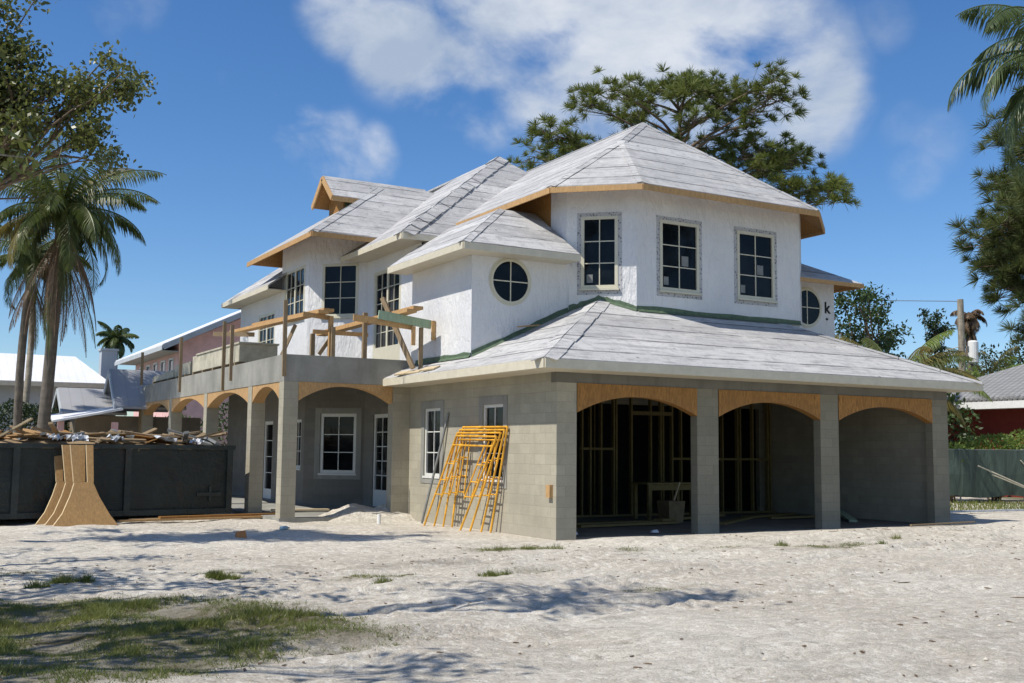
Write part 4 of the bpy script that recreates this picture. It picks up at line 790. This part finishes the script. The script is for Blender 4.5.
# red house beyond the fence at the right
r = empty('red_house', (0,0,0), label='dark red house with a grey tiled hip roof beyond the fence', cat='house')
MB().box(28.8,38,-1,16,-.2,3.6).build('wall', M['red'], r)
mb = MB(); slab(mb, [[(28,16.8,3.92),(28,-2,3.92),(33,3,6.15),(33,11.4,6.15)], [(38.5,16.8,3.92),(28,16.8,3.92),(33,11.4,6.15)], [(28,-2,3.92),(38.5,-2,3.92),(33,3,6.15)]], .08); mb.build('roof', M['tiles'], r)
mb = MB(); mb.beam((27.97,16.8,3.70),(27.97,-2,3.70),.05,.29); mb.box(28,28.8,-1.9,15.3,3.56,3.6); mb.build('fascia', M['white'], r)
mb = MB()
for i in range(80):
    y = -1.9+i*.235; mb.tube([(27.92,y,3.9),(28.2,y,4.03)], .085, 8)
mb.build('eave_tiles', M['tiles'], r)
# screen fence
r = empty('screen_fence', (0,0,0), label='dark green screened construction fence right of the house', cat='fence')
mb = MB(); n = 60
fx = [12+15*i/n for i in range(n+1)]
def fb(x): return 11.3-.327*(x-12)
def fy(x): return 11.3-.327*(x-12)+.05*math.sin(x*2.3)+.03*math.sin(x*5.1)
for i in range(n):
    a, b = fx[i], fx[i+1]
    mb.prism([(a,fy(a),.22+.05*math.sin(a*3)),(b,fy(b),.22+.05*math.sin(b*3)),(b,fy(b)-.06,1.0),(a,fy(a)-.06,1.0)], [(a,fy(a)+.02,.22+.05*math.sin(a*3)),(b,fy(b)+.02,.22+.05*math.sin(b*3)),(b,fy(b)-.04,1.0),(a,fy(a)-.04,1.0)])
    mb.prism([(a,fy(a)-.06,1.0),(b,fy(b)-.06,1.0),(b,fb(b)-.05,1.86),(a,fb(a)-.05,1.86)], [(a,fy(a)-.04,1.0),(b,fy(b)-.04,1.0),(b,fb(b)-.03,1.86),(a,fb(a)-.03,1.86)])
mb.build('screen', M['fence'], r)
MB().tube([(12,fb(12)+.02,1.85),(27,fb(27)+.02,1.85)], .022, 8).build('top_rail', M['steel'], r)
for i in range(7): x = 12.2+i*2.4; MB().tube([(x,fb(x)+.1,-.1),(x,fb(x)+.1,1.9)], .03, 8).build('post', M['steel'], r)
for i, (p, q) in enumerate((((22.2,7.75,1.3),(24.3,6.3,.15)),((22.6,7.5,1.0),(23.6,6.8,.5)),((23.9,7.3,1.5),(24.3,7.1,1.0)))):
    o = MB().tube([p, q], .024, 8).build('white_pipe', M['bag']); tag(o, ('longest white pipe slanting before the green fence', 'shorter white pipe just below the longest one', 'short white pipe high on the green fence')[i], 'pipe', 'white pipes slanting before the fence')
lumber('ground_board', (14.2,3.6,.06), (19.5,3.3,.06), .1, .05, M['paper'], 'pale board on the ground between shade and grass strip', cat='board')
mb = MB()
for i in range(5000):
    x, y = rnd.uniform(11.5, 24), rnd.uniform(3.7, 8.6); h = rnd.uniform(.05,.16); a = rnd.uniform(0,6.28); w = .014
    mb.face([(x-math.cos(a)*w,y-math.sin(a)*w,0),(x+math.cos(a)*w,y+math.sin(a)*w,0),(x+rnd.uniform(-.05,.05),y+rnd.uniform(-.05,.05),h)])
mb.build('grass', M['grass'], fix=False, kind='stuff', label='strip of rough grass along the green fence', cat='grass')
# utility pole
r = empty('utility_pole', (38.25,20.8,0), label='grey utility pole carrying a white transformer can', cat='utility pole')
MB().tube([(0,0,-.2),(0,0,9.9)], [.22,.16], 12).build('pole', M['bark_pale'], r)
MB().tube([(.52,-.30,6.5),(.52,-.30,6.56),(.52,-.30,7.62),(.52,-.30,7.7)], [.21,.27,.27,.2], 16).build('transformer', M['white'], r); MB().box(.1,.4,-.25,-.1,6.8,6.9).box(.1,.4,-.25,-.1,7.3,7.4).build('bracket', M['steel'], r)
for a, b in (((0,0,9.8),(-30,22,11.5)), ((.5,-.3,6.5),(1.5,-.9,4.6)), ((0,0,7.4),(-11,3,5.6))):
    a, b = V(a), V(b); pts = [a.lerp(b, i/10)-V((0,0,.35*math.sin(math.pi*i/10))) for i in range(11)]; MB().tube(pts, .02, 5).build('wire', M['steel'] if b.x < -20 else M['pine_pale'], r)

# ------------------------------------------------------------------ vegetation
RV, FV, UZ = V((.868,-.496,0)), V((.496,.868,0)), V((0,0,1))
def rdir(zmin=-1.):
    while True:
        d = V((rnd.uniform(-1,1), rnd.uniform(-1,1), rnd.uniform(-1,1)))
        if .05 < d.length < 1 and d.normalized().z >= zmin: return d.normalized()
def leaf(mb, p, d, l, w):
    sd = d.cross(rdir()).normalized()*w/2; mb.face([p, p+d*l*.45+sd, p+d*l, p+d*l*.45-sd])
def cluster(mb, c, r, n, l, w, flat=.8):
    for _ in range(n):
        p = c+V((rnd.gauss(0,r*.5), rnd.gauss(0,r*.5), rnd.gauss(0,r*.5*flat))); leaf(mb, p, (rdir()+V((0,0,-.25))).normalized(), l*rnd.uniform(.6,1.2), w*rnd.uniform(.6,1.2))
def limb(mb, a, b, r0, r1, sag=.15, n=6):
    a, b = V(a), V(b); L = (b-a).length; off = V((rnd.uniform(-1,1), rnd.uniform(-1,1), rnd.uniform(-.2,1)))*sag*L
    pts = [a.lerp(b, i/n)+off*math.sin(math.pi*i/n)*.6+V((rnd.uniform(-1,1), rnd.uniform(-1,1), 0))*L*.012 for i in range(n+1)]
    mb.tube(pts, [r0+(r1-r0)*i/n for i in range(n+1)], 7); return pts
def broad_tree(name, base, fork, centers, label, per=170, r=.55, l=.14, w=.075, tr=.2, lm='leaf', bark='bark_pale', group=None, sub=3):
    base, fork = V(base), V(fork); R = empty(name, base, label=label, cat='tree', group=group); tm = MB(); cm = MB()
    limb(tm, (0,0,-.2), fork-base, tr, tr*.7, .04)
    for c in centers:
        c = V(c)-base; pts = limb(tm, (fork-base)+V((rnd.uniform(-.1,.1),rnd.uniform(-.1,.1),rnd.uniform(-.4,.2))), c, tr*.42, .018, .14)
        for k in range(sub):
            e2 = c+V((rnd.gauss(0,r*1.0), rnd.gauss(0,r*1.0), rnd.gauss(0,r*.75))); limb(tm, pts[rnd.randint(3,5)], e2, .028, .008, .12, 4); cluster(cm, e2, r*.75, per//sub, l, w)
        cluster(cm, c, r, per//2, l, w)
    tm.build('trunk', M[bark], R, smooth=True, fix=False); cm.build('crown', M[lm], R, fix=False); return R
def frond(mb, p0, az, el, L, droop, lw=.5, n=26, twist=0., lm=0, hang=.55, wl=.03):
    """one pinnate palm leaf: arched midrib and two rows of leaflets"""
    p = V(p0); h = V((math.cos(az), math.sin(az), 0)); pts = []; e = el
    for i in range(n+1): pts.append(p.copy()); p = p+(h*math.cos(e)+UZ*math.sin(e))*(L/n); e -= droop/n*(.4+1.2*i/n)
    mb.tube(pts, [.03*(1-.8*i/n)*L/3+.004 for i in range(n+1)], 4, lm, False)
    sdv = h.cross(UZ)
    for i in range(2, n+1):
        t_ = (pts[i]-pts[i-1]).normalized(); u = i/n; ll = lw*(math.sin(math.pi*min(1, .12+u*.88))**.6)*rnd.uniform(.8,1.1)
        for s in (-1, 1):
            for q in (0., .33, .66):
                b = pts[i-1].lerp(pts[i], q); d = (sdv*s*.85+t_*.55-UZ*(hang+rnd.uniform(-.12,.25))+rdir()*.08).normalized(); w = t_*wl*.5
                m1 = b+d*ll*.55; m2 = b+(d-UZ*.35).normalized()*ll
                mb.face([b-w*.5, b+w*.5, m1+w, m2, m1-w], lm)
def palm_tree(name, base, top, label, nf, L, lw, mats, tr=(.2,.14), bark='bark_palm', skirt=0, droop=(1.2,2.0), els=(-.3,1.25), azs=None, group=None, bow=.3, hang=.55, wl=.032):
    base, top = V(base), V(top); R = empty(name, base, label=label, cat='palm', group=group); tm = MB(); t_ = top-base
    tm.tube([(0,0,-.2)]+[tuple(t_*(i/8)+V((bow*math.sin(math.pi*i/8), 0, 0))) for i in range(1,9)], [tr[0]*1.25]+[tr[0]+(tr[1]-tr[0])*i/8 for i in range(1,9)], 10)
    tm.build('trunk', M[bark], R, smooth=True, fix=False)
    for i in range(nf):
        f = i/max(1,nf-1); az = azs[i % len(azs)] if azs else i*2.39996; el = els[0]+(els[1]-els[0])*f; mb = MB()
        frond(mb, t_, az+rnd.uniform(-.2,.2), el+rnd.uniform(-.12,.12), L*rnd.uniform(.85,1.1), droop[1]+(droop[0]-droop[1])*f, lw, hang=hang, wl=wl); mb.build('frond', M[mats[i % len(mats)]], R, fix=False)
    if skirt:
        for i in range(skirt):
            mb = MB(); frond(mb, t_-UZ*rnd.uniform(.1,1.3), i*2.4+.3, -.95-rnd.uniform(0,.4), L*rnd.uniform(.75,1.1), .5, lw*.7, n=18, hang=.9, wl=wl); mb.build('dead_frond', M['dead' if i % 3 else 'palm'], R, fix=False)
    return R
def needles(mb, c, d, r, n, w=.012):
    for _ in range(n):
        q = (d*.9+rdir()*.95).normalized(); l = r*rnd.uniform(.55,1.15); s = q.cross(rdir()).normalized()*w; m_ = c+q*l*.6-UZ*l*.04; mb.face([c-s*.6, c+s*.6, m_+s, c+q*l-UZ*l*.12, m_-s])
def cg(sd): return max(-1.5*sd, min(1.5*sd, rnd.gauss(0, sd)))
def pine_tree(name, base, top, clumps, label, r=.5, per=60, tufts=7, tr=.28, spread=.75, lm='needle', w=.014, low=.35, group=None, flat=.6):
    base, top = V(base), V(top); R = empty(name, base, label=label, cat='pine', group=group); tm = MB(); cm = MB(); t_ = top-base
    limb(tm, (0,0,-.2), t_, tr, .05, .03, 10)
    for c in clumps:
        c = V(c)-base; hz = max(low, min(.97, (c.z-math.hypot(c.x-t_.x*c.z/t_.z, c.y-t_.y*c.z/t_.z)*.45)/t_.z)); a = t_*hz
        pts = limb(tm, a, c, .075, .02, .12, 7); sp = spread*rnd.uniform(.75, 1.2)
        for k in range(tufts):
            u = c+V((cg(sp), cg(sp), cg(sp*flat))); tm.tube([pts[rnd.randint(5,7)], u], [.014,.006], 4); needles(cm, u, ((u-c).normalized()*.5+UZ*.6+rdir()*.3).normalized(), r*rnd.uniform(.7,1.2), per, w)
    tm.build('trunk', M['bark'], R, smooth=True, fix=False); cm.build('crown', M[lm], R, fix=False); return R
def bush(name, c, rx, rz, n, label, lm='leaf2', l=.16, w=.09, cat='bush', group=None, ry=None):
    R = empty(name, (c[0],c[1],0), label=label, cat=cat, group=group); cm = MB(); tm = MB(); ry = ry or rx
    for k in range(9): tm.tube([(rnd.uniform(-.15,.15)*rx, rnd.uniform(-.15,.15)*ry, -.1), (rnd.uniform(-.7,.7)*rx, rnd.uniform(-.7,.7)*ry, rz*rnd.uniform(.8,1.5)+c[2]*.4)], [.04,.012], 5)
    for k in range(n):
        d = rdir(-.8); q = rnd.uniform(.45,1.0)**.5*(1+.22*mn.noise(d*2.1+V((c[0],c[1],0)))); p = V((d.x*rx*q, d.y*ry*q, c[2]+d.z*rz*q)); 
        if p.z > .02: leaf(cm, p, (d*.7+rdir()).normalized(), l*rnd.uniform(.6,1.2), w*rnd.uniform(.6,1.2))
    tm.build('stem', M['bark'], R, fix=False); cm.build('crown', M[lm], R, fix=False); return R

# broad-leaved tree leaning in at the upper left (trunk outside the frame)
cen = []
def lt(px, py, d):       # metres right of / above the trunk fork, in a plane facing the yard, d = depth offset
    return px, py, d
F0 = V((-11.0, 3.5, 5.3))
for r_m, u_m, dd in ((.6,3.3,0),(1.1,2.9,.6),(1.0,2.2,-.5),(1.7,2.7,.3),(2.3,2.5,-.2),(2.8,2.4,.5),(3.2,2.55,0),(3.5,2.6,.3),(1.6,1.9,.7),(2.3,1.8,-.4),(2.9,1.75,.2),(3.1,1.6,-.1),(.8,1.5,0),(1.3,1.5,.5),(.2,2.3,.9),(-.3,3.3,-.6),(.1,1.6,-.9),(1.5,3.2,.2),(.9,3.7,-.3),(1.2,4.1,.2),(-.6,2.0,.3),(-1.5,3.0,0),(-2.2,2.2,.8),(-1.2,1.6,-.7),(.4,1.5,.5),(.9,1.9,-.4),(1.1,2.5,.4),(.5,2.7,-.6),(1.5,2.3,0),(.0,3.6,.5),(.4,4.0,.2),(-.5,1.1,.2),(.0,1.2,-.3),(.4,1.25,.2),(.85,1.15,-.2),(1.3,1.25,.2),(.7,2.0,.5),(.2,2.9,.2),(1.3,2.9,-.3),(.6,3.7,.2),(1.9,2.2,.1)):
    cen.append(F0+RV*r_m+UZ*u_m+FV*dd)
broad_tree('leafy_tree', (-11.9,3.9,0), F0, cen, 'loose leafy tree whose branches reach in at the upper left', per=430, r=.38, l=.105, w=.066, tr=.11, bark='bark', sub=5)
# trees left of the frame that shade the sand and the lawn
for i, (bx, by, hh2, nn) in enumerate(((-13.3,-4.6,6.0,9),(-13.6,-8.0,6.6,9),(-13.4,-.6,5.4,10))):
    cs = [V((bx+rnd.uniform(-2.4,2.6), by+rnd.uniform(-2.2,2.2), hh2+rnd.uniform(-1.2,1.6))) for _ in range(nn)]
    broad_tree('leafy_tree', (bx,by,0), (bx+.2,by,hh2*.45), cs, 'broad leafy shade tree left of the sandy yard', per=130, r=.6, l=.18, w=.10, tr=.2, group='shade trees left of the yard', sub=3)
broad_tree('leafy_tree', (-12.6,-7.1,0), (-12.,-7.,7.2), [V((-11.2+rnd.uniform(-1.1,1.3), -6.9+rnd.uniform(-.8,.8), 9.6+rnd.uniform(-.6,.8))) for _ in range(6)], 'tall slim leafy tree whose small crown shades the open sand', per=110, r=.5, l=.18, w=.1, tr=.12, sub=3)
# coconut palms beyond the dumpster
palm_tree('palm_tree', (-6.75,20.2,0), (-6.5,19.4,9.2), 'big palm with full crown and hanging dead fronds beyond the dumpster', 34, 3.5, .8, ['palm','palm','palm','palm','palm_y'], tr=(.20,.16), skirt=26, droop=(1.1,2.0), els=(-.45,1.35), bow=.05, hang=.7, wl=.036)
palm_tree('palm_tree', (-6.95,23.6,0), (-6.95,22.4,8.2), 'thinner leaning palm left of the big one', 17, 2.6, .7, ['palm','royal'], tr=(.15,.12), skirt=6, droop=(1.1,2.3), els=(-.5,1.2), bow=-.18, hang=.7)
palm_tree('palm_tree', (-6.9,26.0,0), (-6.5,26.8,8.6), 'slender pale trunked palm between the two larger ones', 10, 2.0, .5, ['palm'], tr=(.13,.10), bark='bark_pale', droop=(1.2,2.2), bow=.2)
palm_tree('palm_tree', (3.4,66,0), (3.4,66,9.6), 'far palm crown above the chimney', 18, 1.9, .6, ['royal','palm'], tr=(.2,.15), droop=(1.2,2.4), els=(-.6,1.1), bow=0., wl=.06)
bush('hedge', (-6.7,24.6,1.75), 1.9, 1.55, 6000, 'dark clipped hedge below the palms', lm='hedge', cat='hedge', ry=1.0, l=.14, w=.08)
bush('hedge', (-5.9,20.6,1.2), 1.0, .9, 1500, 'small dark bush right of the palm trunk', lm='hedge', cat='hedge', ry=.8, l=.14, w=.08)
for i, (x, y, z, rr, rz2, n, lb) in enumerate(((-.9,27,1.4,1.6,1.6,2600,'green bush seen through the middle porch arch'),(-2.8,30,1.2,1.5,1.4,2000,'dark bush seen through the far porch arches'),(1.6,26,1.8,1.6,2.,2200,'tall bush behind the porch end'))):
    bush('garden_bush', (x,y,z), rr, rz2, n, lb, lm='leaf2', group='bushes behind the porch')
# pine behind the house
Bp = V((17.0,17.0,0))
cl = []
for px, py in ((545,152),(560,140),(575,150),(592,150),(598,112),(618,100),(640,112),(655,92),(650,125),(672,84),(690,100),(700,76),(714,92),(728,108),(735,84),(752,98),(772,90),(780,106),(760,124),(700,128),(680,146),(722,138),(745,146),(770,150),(790,150),(702,164),(735,170),(766,172),(800,160),(815,142),(848,176),(838,196),(806,186),(780,190),(620,150)):
    r_m = (px-700)/1100*45; z_m = 1.65+(449-py)/1100*45; cl.append(Bp+RV*r_m+UZ*z_m+FV*rnd.uniform(-1.8,1.8))
pine_tree('pine_tree', Bp, Bp+V((-.3,.3,16.2)), cl, 'large open crowned pine rising behind the tower roof', r=.42, per=60, tufts=26, tr=.3, spread=.54, w=.011)
# right edge: palm and pine
palm_tree('palm_tree', (9.8,-4.9,0), (9.4,-4.75,9.6), 'palm with long drooping feathery fronds at the upper right edge', 26, 3.1, .85, ['royal'], tr=(.2,.14), bark='bark_pale', droop=(1.6,2.7), els=(-.4,1.2), bow=.05, hang=.6, wl=.034)
Bq = V((18.2,1.6,0)); cl = []
for px, py in ((985,185),(1002,170),(968,205),(960,232),(958,255),(982,225),(1000,215),(1015,200),(975,262),(970,282),(996,250),(1012,240),(990,290),(985,310),(1004,300),(1018,285),(1030,180),(1040,220),(1045,260),(1040,300),(1008,130),(1020,100),(1015,150),(1030,120),(1055,150),(1060,190),(1010,330),(1030,335),(1022,65),(1050,80),(955,240),(950,225),(962,262),(1000,120),(1008,100),(1015,75),(985,165),(1000,140)):
    r_m = (px-1020)/1100*31.; z_m = 1.65+(455-py)/1100*31.; cl.append(Bq+RV*r_m+UZ*z_m+FV*rnd.uniform(-1.4,1.4))
pine_tree('pine_tree', Bq, Bq+V((.2,.1,13.)), cl, 'feathery dark pine at the right edge beside the palm', r=.42, per=80, tufts=26, tr=.16, spread=.52, lm='needle2', w=.007, low=.2)
# greenery behind the right wing
def at45(px, py, d): return Bp*0+V((-11.097,-17.726,0))+FV*d+RV*((px-512)/1100*d)+UZ*(1.65+(452-py)/1100*d)
cs = [at45(x, y, 44+rnd.uniform(-1.5,1.5)) for x, y in ((845,300),(858,290),(870,298),(880,310),(850,320),(866,318),(884,328),(842,340),(860,342),(876,345),(893,338))]
b_ = at45(864, 455, 44); broad_tree('garden_tree', (b_.x,b_.y,0), (b_.x,b_.y,3.2), cs, 'small dark tree showing over the right end of the garage roof', per=200, r=.52, l=.22, w=.1, tr=.13, lm='leaf2', bark='bark')
b_ = at45(896, 455, 40); palm_tree('palm_tree', (b_.x,b_.y,0), (b_.x,b_.y,4.1), 'yellowing palm with one long frond arching over the garage roof', 16, 3.5, .7, ['palm_y','palm','palm_y','vine'], tr=(.14,.11), droop=(1.1,1.7), els=(.15,1.15), bow=0., azs=[-.52,1.2,2.6,-.75,-2.,.1], hang=.75)
b_ = at45(988, 455, 60); palm_tree('palm_tree', (b_.x,b_.y,0), (b_.x,b_.y,5.6), 'yellow green palm behind the utility pole', 16, 3.4, .8, ['palm_y','vine','palm'], tr=(.14,.11), droop=(1.2,2.2), els=(-.1,1.2), bow=0.)
b_ = at45(971, 455, 60); palm_tree('palm_tree', (b_.x,b_.y,0), (b_.x,b_.y,9.3), 'dead palm with hanging brown fronds behind the utility pole', 16, 1.3, .5, ['dead'], tr=(.2,.16), droop=(2.2,2.7), els=(-.9,.9), bow=0., skirt=30)
b_ = at45(941, 455, 56); cs = [at45(941+rnd.uniform(-6,6), y, 56+rnd.uniform(-.3,.3)) for y in (318,326,334,344,354,364,374,384)]
broad_tree('cypress_tree', (b_.x,b_.y,0), (b_.x,b_.y,2.5), cs, 'narrow upright dark tree left of the utility pole', per=190, r=.34, l=.26, w=.1, tr=.08, lm='hedge', bark='bark')
for i, (px, d, z, rr, rz2, n, lb, mt) in enumerate(((915,46,2.6,2.4,2.2,2600,'dark shrubbery clump behind the garage roof edge','leaf2'),(1005,66,4.6,4.6,3.6,4200,'dark green clump above the red house roof','hedge'),(955,57,3.6,2.2,2.8,2400,'lime green clump by the foot of the pole','vine'),(1045,64,5.,3.6,4.,3200,'dark clump at the right edge over the tiled roof','hedge'))):
    b_ = at45(px, 455, d); bush('garden_bush', (b_.x,b_.y,z), rr, rz2, n, lb, lm=mt, l=.26, w=.13, group='shrubs behind the right wing')
for i, (x, y, z, rr, rz2, n, lb) in enumerate(((22.3,9.0,1.45,1.0,.62,1900,'lime bush over the fence nearest the garage corner'),(24.6,8.9,1.6,1.2,.85,2500,'taller lime bush over the middle of the fence'),(26.4,8.4,1.75,1.2,.95,2300,'lime bush over the fence at the right edge'),(28.0,7.9,1.7,1.2,1.1,1500,'lime bush over the fence beyond the frame'))):
    bush('garden_bush', (x,y,z), rr, rz2, n, lb, lm='vine', l=.17, w=.09, group='lime green bushes over the fence')
# far belt of trees closing the horizon
mb = MB()
for i in range(9000):
    a = rnd.uniform(.15, 2.6); R0 = rnd.uniform(88, 100); h = rnd.uniform(.2, 1)*(3.4+1.8*mn.noise(V((a*14,0,0)))); p = V((-11+math.cos(a)*R0, -17+math.sin(a)*R0, h)); leaf(mb, p, rdir(), 1.2, .8)
mb.build('treeline', M['hedge'], fix=False, kind='stuff', label='far belt of dark trees behind the houses', cat='trees')
